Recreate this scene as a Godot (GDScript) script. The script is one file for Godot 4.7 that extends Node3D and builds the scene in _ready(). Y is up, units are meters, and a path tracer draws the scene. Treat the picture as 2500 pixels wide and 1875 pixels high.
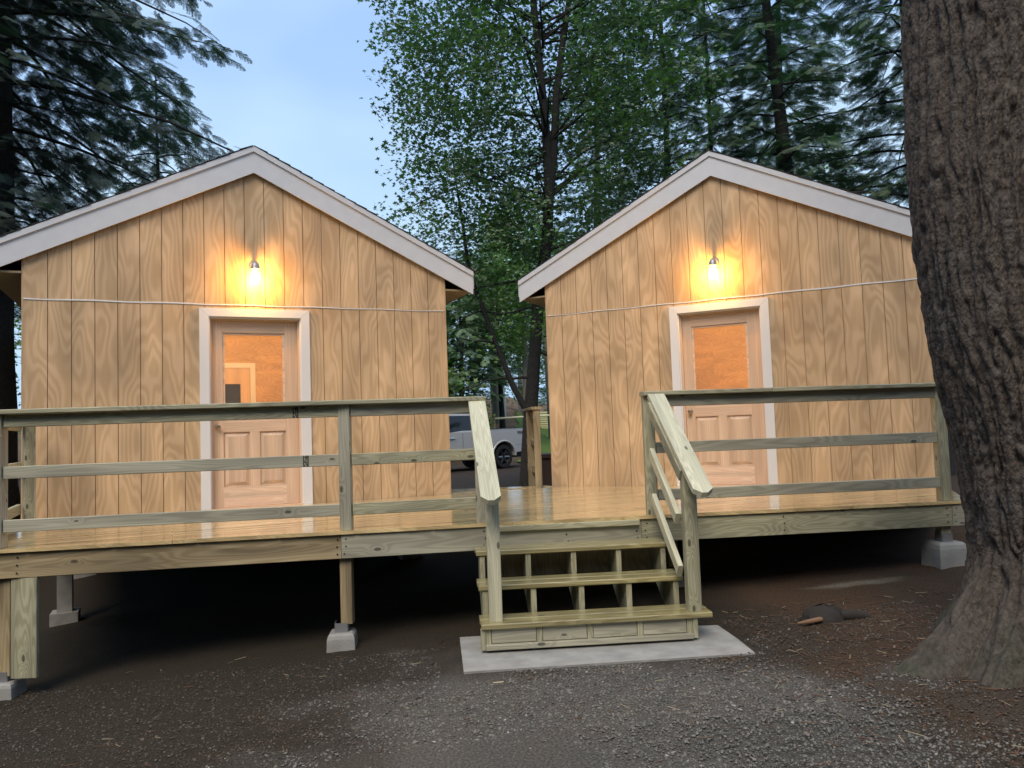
extends Node3D
# Two plywood cabins on a wet wooden deck at dusk, trees behind. Units are metres, y = 0 is the top of the deck.

var rng := RandomNumberGenerator.new()
var used := {}
var M := {}

# ------------------------------------------------------------------ mesh builder
class MB:
	var v := PackedVector3Array()
	var n := PackedVector3Array()
	var t := PackedVector2Array()
	var c := PackedColorArray()
	var col := Color.WHITE
	var has_color := false

	func tri(a: Vector3, b: Vector3, d: Vector3, na: Vector3, nb: Vector3, nd: Vector3, ua := Vector2.ZERO, ub := Vector2.ZERO, ud := Vector2.ZERO) -> void:
		if (b - a).cross(d - a).dot(na + nb + nd) > 0.0:
			v.append_array([a, d, b]); n.append_array([na, nd, nb]); t.append_array([ua, ud, ub])
		else:
			v.append_array([a, b, d]); n.append_array([na, nb, nd]); t.append_array([ua, ub, ud])
		if has_color:
			c.append_array([col, col, col])

	func quad(a: Vector3, b: Vector3, d: Vector3, e: Vector3, nn: Vector3, ua := Vector2.ZERO, ub := Vector2.ZERO, ud := Vector2.ZERO, ue := Vector2.ZERO) -> void:
		tri(a, b, d, nn, nn, nn, ua, ub, ud)
		tri(a, d, e, nn, nn, nn, ua, ud, ue)

	# a squared timber from a to b, w across and h along "up", with chamfered edges; grain runs along it
	func beam(a: Vector3, b: Vector3, w: float, h: float, up := Vector3.UP, off := Vector2.ZERO, ch := 0.004) -> void:
		var d := (b - a).normalized()
		var s := d.cross(up).normalized()
		var u := s.cross(d).normalized()
		var x := w / 2.0
		var y := h / 2.0
		var ring := [Vector2(-x + ch, -y), Vector2(x - ch, -y), Vector2(x, -y + ch), Vector2(x, y - ch), Vector2(x - ch, y), Vector2(-x + ch, y), Vector2(-x, y - ch), Vector2(-x, -y + ch)]
		var l := (b - a).length()
		var run := 0.0
		for i in 8:
			var p: Vector2 = ring[i]
			var q: Vector2 = ring[(i + 1) % 8]
			var e := q - p
			var nn := (s * e.y - u * e.x).normalized()
			var p3 := s * p.x + u * p.y
			var q3 := s * q.x + u * q.y
			quad(a + p3, a + q3, b + q3, b + p3, nn, off + Vector2(run, 0), off + Vector2(run + e.length(), 0), off + Vector2(run + e.length(), l), off + Vector2(run, l))
			run += e.length()
		for k in range(1, 7):
			var p: Vector2 = ring[0]
			var q: Vector2 = ring[k]
			var r: Vector2 = ring[k + 1]
			tri(a + s * p.x + u * p.y, a + s * q.x + u * q.y, a + s * r.x + u * r.y, -d, -d, -d, off + p, off + q, off + r)
			tri(b + s * p.x + u * p.y, b + s * q.x + u * q.y, b + s * r.x + u * r.y, d, d, d, off + p, off + q, off + r)

	# a polygon in x, y pushed along z from z0 to z1, then placed by tr; uv = place * uscale (+ swap for grain along x)
	func prism(poly: PackedVector2Array, z0: float, z1: float, tr := Transform3D.IDENTITY, off := Vector2.ZERO, swap := false) -> void:
		var idx := Geometry2D.triangulate_polygon(poly)
		var uv := func(p: Vector2) -> Vector2: return off + (Vector2(p.y, p.x) if swap else p)
		var nz := tr.basis.z.normalized()
		for i in range(0, idx.size(), 3):
			var a := poly[idx[i]]
			var b := poly[idx[i + 1]]
			var d := poly[idx[i + 2]]
			tri(tr * Vector3(a.x, a.y, z1), tr * Vector3(b.x, b.y, z1), tr * Vector3(d.x, d.y, z1), nz, nz, nz, uv.call(a), uv.call(b), uv.call(d))
			tri(tr * Vector3(a.x, a.y, z0), tr * Vector3(b.x, b.y, z0), tr * Vector3(d.x, d.y, z0), -nz, -nz, -nz, uv.call(a), uv.call(b), uv.call(d))
		var area := 0.0
		for i in poly.size():
			area += poly[i].cross(poly[(i + 1) % poly.size()])
		for i in poly.size():
			var a := poly[i]
			var b := poly[(i + 1) % poly.size()]
			var e := (b - a) * signf(area)
			var nn := (tr.basis * Vector3(e.y, -e.x, 0)).normalized()
			var th := Vector2(z1 - z0, 0)
			quad(tr * Vector3(a.x, a.y, z0), tr * Vector3(b.x, b.y, z0), tr * Vector3(b.x, b.y, z1), tr * Vector3(a.x, a.y, z1), nn, uv.call(a), uv.call(b), uv.call(b) + th, uv.call(a) + th)

	func box(lo: Vector3, hi: Vector3, off := Vector2.ZERO) -> void:
		prism(PackedVector2Array([Vector2(lo.x, lo.y), Vector2(hi.x, lo.y), Vector2(hi.x, hi.y), Vector2(lo.x, hi.y)]), lo.z, hi.z, Transform3D.IDENTITY, off)

	# a round limb along a path; wob roughens the outline
	func tube(path: Array, radii: Array, sides := 8, wob := 0.0, seed_ := 1) -> void:
		var rings := []
		var m := path.size()
		var prev := Vector3.ZERO
		for i in m:
			var d: Vector3 = (path[mini(i + 1, m - 1)] - path[maxi(i - 1, 0)]).normalized()
			var s := prev - d * prev.dot(d)
			if s.length() < 0.01:
				s = d.cross(Vector3(0.31, 0.2, 0.93))
			s = s.normalized()
			prev = s
			var u := d.cross(s)
			var ring := []
			for k in sides:
				var an := TAU * k / sides
				var rr: float = radii[i] * (1.0 + wob * sin(seed_ * 1.7 + k * 2.4 + i * 1.9) * cos(k * 4.1 + i * 0.7))
				ring.append([path[i] + (s * cos(an) + u * sin(an)) * rr, s * cos(an) + u * sin(an)])
			rings.append(ring)
		for i in m - 1:
			for k in sides:
				var k2 := (k + 1) % sides
				var a = rings[i][k]; var b = rings[i][k2]; var d = rings[i + 1][k2]; var e = rings[i + 1][k]
				tri(a[0], b[0], d[0], a[1], b[1], d[1])
				tri(a[0], d[0], e[0], a[1], d[1], e[1])
		for k in range(1, sides - 1):
			var dn: Vector3 = (path[m - 1] - path[m - 2]).normalized()
			tri(rings[m - 1][0][0], rings[m - 1][k][0], rings[m - 1][k + 1][0], dn, dn, dn)

	# profile of (radius, height) turned about y and placed by tr
	func lathe(prof: Array, sides: int, tr := Transform3D.IDENTITY) -> void:
		for i in prof.size() - 1:
			var p: Vector2 = prof[i]
			var q: Vector2 = prof[i + 1]
			var e := q - p
			var out := Vector2(e.y, -e.x).normalized()
			for k in sides:
				var a0 := TAU * k / sides
				var a1 := TAU * (k + 1) / sides
				var f0 := Vector3(cos(a0), 0, sin(a0))
				var f1 := Vector3(cos(a1), 0, sin(a1))
				var n0 := tr.basis * (f0 * out.x + Vector3.UP * out.y)
				var n1 := tr.basis * (f1 * out.x + Vector3.UP * out.y)
				var a := tr * (f0 * p.x + Vector3.UP * p.y)
				var b := tr * (f1 * p.x + Vector3.UP * p.y)
				var d := tr * (f1 * q.x + Vector3.UP * q.y)
				var g := tr * (f0 * q.x + Vector3.UP * q.y)
				tri(a, b, d, n0, n1, n1)
				tri(a, d, g, n0, n1, n0)

	func mesh() -> ArrayMesh:
		var arr := []
		arr.resize(Mesh.ARRAY_MAX)
		arr[Mesh.ARRAY_VERTEX] = v
		arr[Mesh.ARRAY_NORMAL] = n
		arr[Mesh.ARRAY_TEX_UV] = t
		if has_color:
			arr[Mesh.ARRAY_COLOR] = c
		var am := ArrayMesh.new()
		am.add_surface_from_arrays(Mesh.PRIMITIVE_TRIANGLES, arr)
		return am


# ------------------------------------------------------------------ naming and nodes
func numbered(called: String) -> String:
	var k: int = used.get(called, 0)
	used[called] = k + 1
	return called if k == 0 else "%s_%03d" % [called, k]


func thing(called: String, label: String, category: String, at := Vector3.ZERO, turn := 0.0, group := "") -> Node3D:
	var o := Node3D.new()
	o.name = numbered(called)
	add_child(o)
	o.position = at
	o.rotation.y = turn
	o.set_meta("label", label)
	o.set_meta("category", category)
	if group != "":
		o.set_meta("group", group)
	return o


func part(called: String, b: MB, m: Material, parent: Node) -> MeshInstance3D:
	var o := MeshInstance3D.new()
	o.name = called
	o.mesh = b.mesh()
	o.material_override = m
	parent.add_child(o, true)
	return o


func structure(called: String, mesh_: Mesh, m: Material) -> MeshInstance3D:
	var o := MeshInstance3D.new()
	o.name = called
	o.mesh = mesh_
	o.material_override = m
	o.set_meta("kind", "structure")
	add_child(o, true)
	return o


func scatter(called: String, mesh_: Mesh, m: Material, where: Array, colors: Array, parent: Node) -> MultiMeshInstance3D:
	var mm := MultiMesh.new()
	mm.transform_format = MultiMesh.TRANSFORM_3D
	mm.use_colors = true
	mm.mesh = mesh_
	mm.instance_count = where.size()
	for i in where.size():
		mm.set_instance_transform(i, where[i])
		mm.set_instance_color(i, colors[i])
	var o := MultiMeshInstance3D.new()
	o.name = called
	o.multimesh = mm
	o.material_override = m
	o.set_meta("kind", "stuff")
	parent.add_child(o, true)
	return o


func rnd(a: float, b: float) -> float:
	return rng.randf_range(a, b)


func roff() -> Vector2:
	return Vector2(rng.randf(), rng.randf() * 1.05)


# ------------------------------------------------------------------ materials
func lin(r: float, g: float, b: float) -> Color:
	return Color(r, g, b).linear_to_srgb()


func mat(r: float, g: float, b: float, rough := 0.8, metal := 0.0) -> StandardMaterial3D:
	var m := StandardMaterial3D.new()
	m.albedo_color = lin(r, g, b)
	m.roughness = rough
	m.metallic = metal
	return m


func noise(seed_: int, freq: float, oct := 3, kind := FastNoiseLite.TYPE_SIMPLEX_SMOOTH) -> FastNoiseLite:
	var f := FastNoiseLite.new()
	f.seed = seed_
	f.noise_type = kind
	f.frequency = freq
	f.fractal_octaves = oct
	if oct < 2:
		f.fractal_type = FastNoiseLite.FRACTAL_NONE
	return f


# wood figure: rings of a stretched noise field, tileable along the grain
func wood(w: int, h: int, seed_: int, fx: float, fy: float, bands: float, light: Color, dark: Color, sharp: float, fibre: float, knots := 0, blot := 0.0) -> ImageTexture:
	var a := noise(seed_, 1.0, 3)
	a.fractal_gain = 0.35
	var fib := noise(seed_ + 7, 1.0, 2)
	var big := noise(seed_ + 13, 1.0, 2)
	var data := PackedByteArray()
	data.resize(w * h * 3)
	var kr := RandomNumberGenerator.new()
	kr.seed = seed_ * 31 + 5
	var kn := []
	for i in knots:
		kn.append(Vector3(kr.randf_range(0.08, 0.92) * w, kr.randf_range(0.05, 0.75) * h, kr.randf_range(0.018, 0.04) * w))
	var lr := light.r; var lg := light.g; var lb := light.b
	var dr := dark.r; var dg := dark.g; var db := dark.b
	var i := 0
	for y in h:
		var ty := float(y) / h
		var mixy := smoothstep(0.8, 1.0, ty)
		for x in w:
			var tx := float(x) / w
			var q := a.get_noise_2d(tx * fx, ty * fy)
			if mixy > 0.0:
				q = lerpf(q, a.get_noise_2d(tx * fx, (ty - 1.0) * fy), mixy)
			var dk := 0.0
			for k in kn:
				var dx: float = (x - k.x) / k.z
				var dy: float = (y - k.y) / (k.z * h / w * 0.22)
				var rr := dx * dx + dy * dy * 0.6
				if rr < 40.0:
					q += 0.5 * exp(-rr / 7.0)
					dk = maxf(dk, 1.0 - smoothstep(0.7, 1.5, rr))
			var s := q * bands
			s = s - floorf(s)
			var tri := absf(s * 2.0 - 1.0)
			var f := smoothstep(0.5 - sharp, 0.5 + sharp, tri)
			f = clampf(f + fib.get_noise_2d(tx * fx * 26.0, ty * fy * 2.2) * fibre * (1.0 - smoothstep(0.9, 1.0, ty)) * smoothstep(0.0, 0.06, ty), 0.0, 1.0)
			var br := 1.0 + big.get_noise_2d(tx * fx * 0.9, ty * fy * 1.3) * blot * (1.0 - smoothstep(0.85, 1.0, ty)) * smoothstep(0.0, 0.12, ty)
			if dk > 0.0:
				br *= 1.0 - 0.42 * dk
			data[i] = int(clampf(lerpf(lr, dr, f) * br, 0.0, 1.0) * 255.0)
			data[i + 1] = int(clampf(lerpf(lg, dg, f) * br, 0.0, 1.0) * 255.0)
			data[i + 2] = int(clampf(lerpf(lb, db, f) * br, 0.0, 1.0) * 255.0)
			i += 3
	return ImageTexture.create_from_image(Image.create_from_data(w, h, false, Image.FORMAT_RGB8, data))


func wood_mat(tex: Texture2D, sx: float, sy: float, rough: float, bump := 0.0) -> StandardMaterial3D:
	var m := StandardMaterial3D.new()
	m.albedo_texture = tex
	m.roughness = rough
	m.uv1_scale = Vector3(1.0 / sx, 1.0 / sy, 1)
	if bump > 0.0:
		m.heightmap_enabled = true
		m.heightmap_texture = tex
		m.heightmap_scale = bump
	return m


func noise_tex(seed_: int, freq: float, lo: Color, hi: Color, oct := 4, normal := 0.0, size := 512, kind := FastNoiseLite.TYPE_SIMPLEX_SMOOTH) -> NoiseTexture2D:
	var t := NoiseTexture2D.new()
	t.width = size
	t.height = size
	t.seamless = true
	t.noise = noise(seed_, freq, oct, kind)
	if normal > 0.0:
		t.as_normal_map = true
		t.bump_strength = normal
	else:
		var g := Gradient.new()
		g.set_color(0, lo)
		g.set_color(1, hi)
		t.color_ramp = g
	return t


func leaf_mat(back: Color) -> StandardMaterial3D:
	var m := StandardMaterial3D.new()
	m.vertex_color_use_as_albedo = true
	m.roughness = 0.55
	m.cull_mode = BaseMaterial3D.CULL_DISABLED
	m.backlight_enabled = true
	m.backlight = back
	return m


func make_materials() -> void:
	for i in 2:
		M["siding%d" % i] = wood_mat(wood(512, 768, 21 + i * 9, 3.0, 1.35, 4.2, lin(0.585, 0.412, 0.25), lin(0.488, 0.332, 0.187), 0.38, 0.35, 0, 0.16), 1.22, 2.42, 0.75, 0.12)
	M.siding_plain = M.siding0
	M.interior = wood_mat(wood(384, 512, 77, 1.6, 4.0, 4.0, lin(0.58, 0.39, 0.22), lin(0.50, 0.315, 0.165), 0.45, 0.15, 0, 0.1), 1.22, 1.22, 0.7)
	var pl := lin(0.40, 0.39, 0.275)
	var pd := lin(0.29, 0.28, 0.185)
	M.lumber = wood_mat(wood(256, 1024, 5, 1.7, 1.1, 7.0, pl, pd, 0.32, 0.35, 3, 0.2), 0.3, 2.4, 0.65, 0.1)
	M.lumber_grey = wood_mat(wood(256, 1024, 15, 1.5, 0.9, 5.0, lin(0.40, 0.39, 0.305), lin(0.31, 0.30, 0.235), 0.4, 0.3, 4, 0.2), 0.3, 2.4, 0.6, 0.1)
	M.lumber_brown = wood_mat(wood(256, 1024, 25, 1.5, 0.9, 5.0, lin(0.33, 0.27, 0.165), lin(0.25, 0.195, 0.11), 0.4, 0.3, 2, 0.3), 0.3, 2.4, 0.6, 0.1)
	M.lumber_pale = wood_mat(wood(256, 1024, 35, 2.2, 0.7, 8.0, lin(0.62, 0.61, 0.46), lin(0.49, 0.48, 0.34), 0.3, 0.35, 2, 0.15), 0.3, 2.4, 0.55, 0.12)
	for i in 2:
		var dk := wood_mat(wood(256, 1024, 45 + i * 3, 2.0, 0.9, 7.0, lin(0.70, 0.55, 0.30), lin(0.56, 0.42, 0.21), 0.3, 0.3, 2, 0.2), 0.3, 2.4, 0.28, 0.1)
		dk.clearcoat_enabled = true
		dk.clearcoat = 1.0
		dk.clearcoat_roughness = 0.1
		M["deck%d" % i] = dk
	M.tread = wood_mat(wood(256, 1024, 65, 1.8, 0.9, 6.0, lin(0.36, 0.32, 0.165), lin(0.25, 0.215, 0.10), 0.3, 0.35, 2, 0.2), 0.3, 2.4, 0.4, 0.1)
	M.tread.clearcoat_enabled = true
	M.tread.clearcoat = 0.8
	M.tread.clearcoat_roughness = 0.15
	M.door = wood_mat(wood(256, 768, 85, 2.4, 0.35, 5.0, lin(0.68, 0.50, 0.36), lin(0.61, 0.425, 0.295), 0.45, 0.25, 0, 0.1), 0.45, 2.4, 0.5)
	M.door_pale = wood_mat(wood(256, 256, 95, 0.4, 3.0, 4.0, lin(0.74, 0.56, 0.42), lin(0.67, 0.47, 0.34), 0.4, 0.2, 0, 0.1), 0.8, 0.4, 0.5)
	M.white = mat(0.72, 0.72, 0.73, 0.5)
	M.fascia = mat(0.62, 0.64, 0.68, 0.55)
	M.fascia.albedo_texture = noise_tex(3, 0.01, Color(0.965, 0.965, 0.965), Color(1, 1, 1))
	M.fascia.uv1_triplanar = true
	M.flashing = mat(0.85, 0.86, 0.88, 0.35, 0.25)
	M.metal = mat(0.42, 0.43, 0.45, 0.5, 0.8)
	M.lamp_metal = mat(0.34, 0.33, 0.33, 0.45, 0.6)
	M.knob = mat(0.6, 0.55, 0.45, 0.3, 1.0)
	M.shingle = mat(0.035, 0.036, 0.04, 0.9)
	M.dark = mat(0.012, 0.012, 0.013, 0.9)
	var glass := StandardMaterial3D.new()
	glass.transparency = BaseMaterial3D.TRANSPARENCY_ALPHA
	glass.albedo_color = Color(1, 1, 1, 0.04)
	glass.roughness = 0.03
	M.glass = glass
	var bulb := StandardMaterial3D.new()
	bulb.albedo_color = Color(1, 0.95, 0.85)
	bulb.emission_enabled = true
	bulb.emission = Color(1.0, 0.86, 0.6)
	bulb.emission_energy_multiplier = 6.0
	M.bulb = bulb
	var concrete := mat(0.38, 0.38, 0.37, 0.75)
	concrete.albedo_texture = noise_tex(8, 0.006, Color(0.84, 0.84, 0.84), Color(1, 1, 1), 5)
	concrete.uv1_triplanar = true
	concrete.uv1_scale = Vector3(1.5, 1.5, 1.5)
	concrete.normal_enabled = true
	concrete.normal_texture = noise_tex(9, 0.08, Color.BLACK, Color.WHITE, 4, 3.0)
	concrete.normal_scale = 0.5
	M.concrete = concrete
	var g := StandardMaterial3D.new()
	g.vertex_color_use_as_albedo = true
	g.albedo_texture = noise_tex(31, 0.09, Color(0.5, 0.5, 0.5), Color(1, 1, 1), 5, 0.0, 1024)
	g.uv1_triplanar = true
	g.uv1_world_triplanar = true
	g.uv1_scale = Vector3(0.55, 0.55, 0.55)
	g.normal_enabled = true
	g.normal_texture = noise_tex(32, 0.12, Color.BLACK, Color.WHITE, 4, 6.0, 1024)
	g.normal_scale = 0.9
	g.roughness = 0.95
	g.metallic_specular = 0.25
	M.ground = g
	var st := StandardMaterial3D.new()
	st.vertex_color_use_as_albedo = true
	st.roughness = 0.5
	M.stone = st
	var bark := StandardMaterial3D.new()
	bark.vertex_color_use_as_albedo = true
	bark.albedo_texture = noise_tex(41, 0.03, Color(0.5, 0.5, 0.5), Color(1, 1, 1), 5)
	bark.uv1_triplanar = true
	bark.uv1_scale = Vector3(2.2, 0.9, 2.2)
	bark.normal_enabled = true
	bark.normal_texture = noise_tex(42, 0.05, Color.BLACK, Color.WHITE, 5, 8.0)
	bark.roughness = 0.9
	M.bark = bark
	var tb := mat(0.055, 0.052, 0.048, 0.9)
	tb.albedo_texture = noise_tex(43, 0.03, Color(0.4, 0.4, 0.4), Color(1, 1, 1), 5)
	tb.uv1_triplanar = true
	tb.uv1_scale = Vector3(3, 0.7, 3)
	tb.normal_enabled = true
	tb.normal_texture = noise_tex(44, 0.05, Color.BLACK, Color.WHITE, 5, 8.0)
	M.trunk = tb
	M.leaf = leaf_mat(Color(0.62, 0.85, 0.36))
	M.needle = leaf_mat(Color(0.58, 0.78, 0.55))


# ------------------------------------------------------------------ ground
func ground_y(x: float, z: float) -> float:
	var y := -0.806 + 0.071 * clampf(x, -9.0, 7.0)
	var w := exp(-pow((x - 0.55) / 1.5, 2.0) - pow((z + 4.9) / 0.8, 2.0))
	y = lerpf(y, -0.765, w)
	y = lerpf(y, -0.6, smoothstep(-8.5, -12.5, z))
	if z < -33.0:
		var up := (-z - 33.0)
		y += up * 0.052 + smoothstep(2.5, -0.5, x) * clampf(up, 0.0, 14.0) * 0.11
	return y


func build_ground() -> void:
	var big := noise(2, 0.5, 4)
	var small := noise(3, 6.0, 3)
	var mask := noise(4, 0.9, 4)
	var xs := []
	var zs := []
	var x := -160.0
	while x <= 160.0:
		xs.append(x)
		x += 0.07 if absf(x) < 4.6 else (0.4 if absf(x) < 12.0 else 8.0)
	var z := 60.0
	while z >= -170.0:
		zs.append(z)
		z -= 0.07 if (z < -2.4 and z > -8.0) else (0.5 if (z < 4.0 and z > -66.0) else 8.0)
	var st := SurfaceTool.new()
	st.begin(Mesh.PRIMITIVE_TRIANGLES)
	for zz: float in zs:
		for xx: float in xs:
			var y := ground_y(xx, zz)
			var near := absf(xx) < 12.0 and zz > -34.0
			if near:
				y += big.get_noise_2d(xx, zz) * 0.03 + small.get_noise_2d(xx, zz) * 0.009
				# the pad lies flush in the gravel
				var px: float = (xx + 0.335) * 0.996 - (zz + 6.1) * 0.087
				var pz: float = (xx + 0.335) * 0.087 + (zz + 6.1) * 0.996
				var inside := smoothstep(-0.35, -0.05, px) * smoothstep(2.05, 1.7, px) * smoothstep(0.3, 0.6, pz) * smoothstep(1.5, 1.2, pz)
				y = lerpf(y, -0.7625, inside)
			var nz := mask.get_noise_2d(xx, zz)
			var gravel := smoothstep(-1.9, -0.2, xx + 0.55 * (zz + 4.0) + nz * 1.2) * smoothstep(2.5, 1.4, xx - (zz + 4.2) * 0.9 * float(zz < -4.2) + nz * 0.9)
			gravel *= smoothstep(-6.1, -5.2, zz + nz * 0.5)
			var litter := smoothstep(1.3, 2.2, xx + nz * 0.8) * (1.0 - gravel)
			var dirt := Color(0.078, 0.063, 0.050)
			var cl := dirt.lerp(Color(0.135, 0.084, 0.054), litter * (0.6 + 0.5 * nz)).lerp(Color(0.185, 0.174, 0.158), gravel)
			var spot := Vector2((xx - 2.62 + nz * 0.3) / 0.42, (zz + 6.35 + nz * 0.12) / 0.13).length()
			cl = cl.lerp(Color(0.34, 0.31, 0.25), smoothstep(1.0, 0.25, spot + nz * 0.9) * 0.8)
			if zz < -9.0:
				cl = cl.lerp(Color(0.11, 0.09, 0.075), smoothstep(-9.0, -13.0, zz))
			if zz < -32.0:
				cl = cl.lerp(Color(0.30, 0.20, 0.13), smoothstep(-32.0, -36.0, zz) * (0.8 + nz * 0.5))
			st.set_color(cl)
			st.set_uv(Vector2(xx, zz))
			st.add_vertex(Vector3(xx, y, zz))
	var w := xs.size()
	for j in zs.size() - 1:
		for i in w - 1:
			var a := j * w + i
			st.add_index(a); st.add_index(a + w); st.add_index(a + 1)
			st.add_index(a + 1); st.add_index(a + w); st.add_index(a + w + 1)
	st.generate_normals()
	structure("ground", st.commit(), M.ground)

	# lawn sheet on the rise behind the truck
	var lt := SurfaceTool.new()
	lt.begin(Mesh.PRIMITIVE_TRIANGLES)
	var cols := 24
	var rows := 36
	for j in rows + 1:
		for i in cols + 1:
			var lx := lerpf(0.2, 16.0, float(i) / cols) + 0.15 * sin(j * 1.7) * float(i == 0)
			var lz := lerpf(-29.5, -64.0, float(j) / rows)
			lt.set_color(Color(0.15, 0.26, 0.06).lerp(Color(0.20, 0.31, 0.08), 0.5 + 0.5 * mask.get_noise_2d(lx * 2.0, lz * 2.0)))
			lt.add_vertex(Vector3(lx, ground_y(lx, lz) + 0.05, lz))
	for j in rows:
		for i in cols:
			var a := j * (cols + 1) + i
			lt.add_index(a); lt.add_index(a + 1); lt.add_index(a + cols + 1)
			lt.add_index(a + 1); lt.add_index(a + cols + 2); lt.add_index(a + cols + 1)
	lt.generate_normals()
	structure("lawn", lt.commit(), M.ground)


func build_gravel() -> void:
	var mask := noise(4, 0.9, 4)
	var b := MB.new()
	var s := SphereMesh.new()
	s.radial_segments = 5
	s.rings = 2
	s.radius = 0.5
	s.height = 0.8
	var where := []
	var cols := []
	rng.seed = 99
	while where.size() < 56000:
		var x := rnd(-3.6, 2.9)
		var z := rnd(-5.75, -2.6)
		var nz := mask.get_noise_2d(x, z)
		var gravel := smoothstep(-1.9, -0.2, x + 0.55 * (z + 4.0) + nz * 1.2) * smoothstep(2.5, 1.4, x - (z + 4.2) * 0.9 * float(z < -4.2) + nz * 0.9) * smoothstep(-6.1, -5.2, z + nz * 0.5)
		var clod := rng.randf() > gravel + 0.012
		if clod and rng.randf() > 0.4:
			continue
		var px := (x + 0.335) * 0.996 - (z + 6.1) * 0.087
		var pz := (x + 0.335) * 0.087 + (z + 6.1) * 0.996
		if px > -0.16 and px < 1.75 and pz > 0.4 and pz < 1.26:
			continue
		var k := 0.0035 + 0.0085 * pow(rng.randf(), 3.0)
		var y := ground_y(x, z)
		where.append(Transform3D(Basis.from_euler(Vector3(rnd(-0.5, 0.5), rnd(0, TAU), rnd(-0.5, 0.5))).scaled_local(Vector3(k * rnd(0.8, 1.7), k * rnd(0.5, 0.9), k * rnd(0.8, 1.3)) * 1.5), Vector3(x, y + surf_noise(x, z) + k * 0.15, z)))
		var g := 0.095 + 0.08 * rng.randf() + (0.18 if rng.randf() < 0.012 else 0.0)
		if clod:
			g *= 0.42
			cols.append(Color(g * 1.2, g * rnd(0.9, 1.0), g * rnd(0.7, 0.85)))
		else:
			cols.append(Color(g * rnd(0.98, 1.1), g, g * rnd(0.86, 1.0)))
	var o := scatter("gravel", s, M.stone, where, cols, self)
	o.set_meta("label", "loose dark grey gravel strewn over the ground before the steps")
	o.set_meta("category", "gravel")
	# needles, chips and twigs
	var tw := MB.new()
	tw.beam(Vector3(-0.5, 0, 0), Vector3(0.5, 0, 0), 0.05, 0.05, Vector3.UP, Vector2.ZERO, 0.01)
	where = []
	cols = []
	while where.size() < 1100:
		var x := rnd(-3.2, 3.2)
		var z := rnd(-6.0, -2.8)
		if rng.randf() > smoothstep(0.6, 2.2, x) + 0.10:
			continue
		var px := (x + 0.335) * 0.996 - (z + 6.1) * 0.087
		var pz := (x + 0.335) * 0.087 + (z + 6.1) * 0.996
		if px > -0.2 and px < 1.8 and pz > 0.2 and pz < 1.3:
			continue
		var k := rnd(0.02, 0.09)
		where.append(Transform3D(Basis.from_euler(Vector3(0, rnd(0, TAU), rnd(-0.15, 0.15))) .scaled_local(Vector3(k, 0.05 + k * 0.3, 0.05 + k * 0.5)), Vector3(x, ground_y(x, z) + surf_noise(x, z) + 0.004, z)))
		var q := rng.randf()
		cols.append(Color(0.13, 0.07, 0.04) if q < 0.5 else (Color(0.05, 0.035, 0.028) if q < 0.9 else Color(0.32, 0.27, 0.18)))
	var o2 := scatter("fallen_needles", tw.mesh(), M.stone, where, cols, self)
	o2.set_meta("label", "reddish brown needles and twigs fallen round the big tree")
	o2.set_meta("category", "forest litter")


var _sb: FastNoiseLite
var _ss: FastNoiseLite
func surf_noise(x: float, z: float) -> float:
	if _sb == null:
		_sb = noise(2, 0.5, 4)
		_ss = noise(3, 6.0, 3)
	return _sb.get_noise_2d(x, z) * 0.03 + _ss.get_noise_2d(x, z) * 0.009


# ------------------------------------------------------------------ cabins
const BW := 0.2032
const CW := 4.267
const CD := 6.1


func cabin_point(o: Node3D, p: Vector3) -> Vector3:
	return o.transform * p


func roof_y(s: float) -> float:   # top of the rake board
	return 3.87 - 0.5 * absf(s - CW / 2.0)


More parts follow.
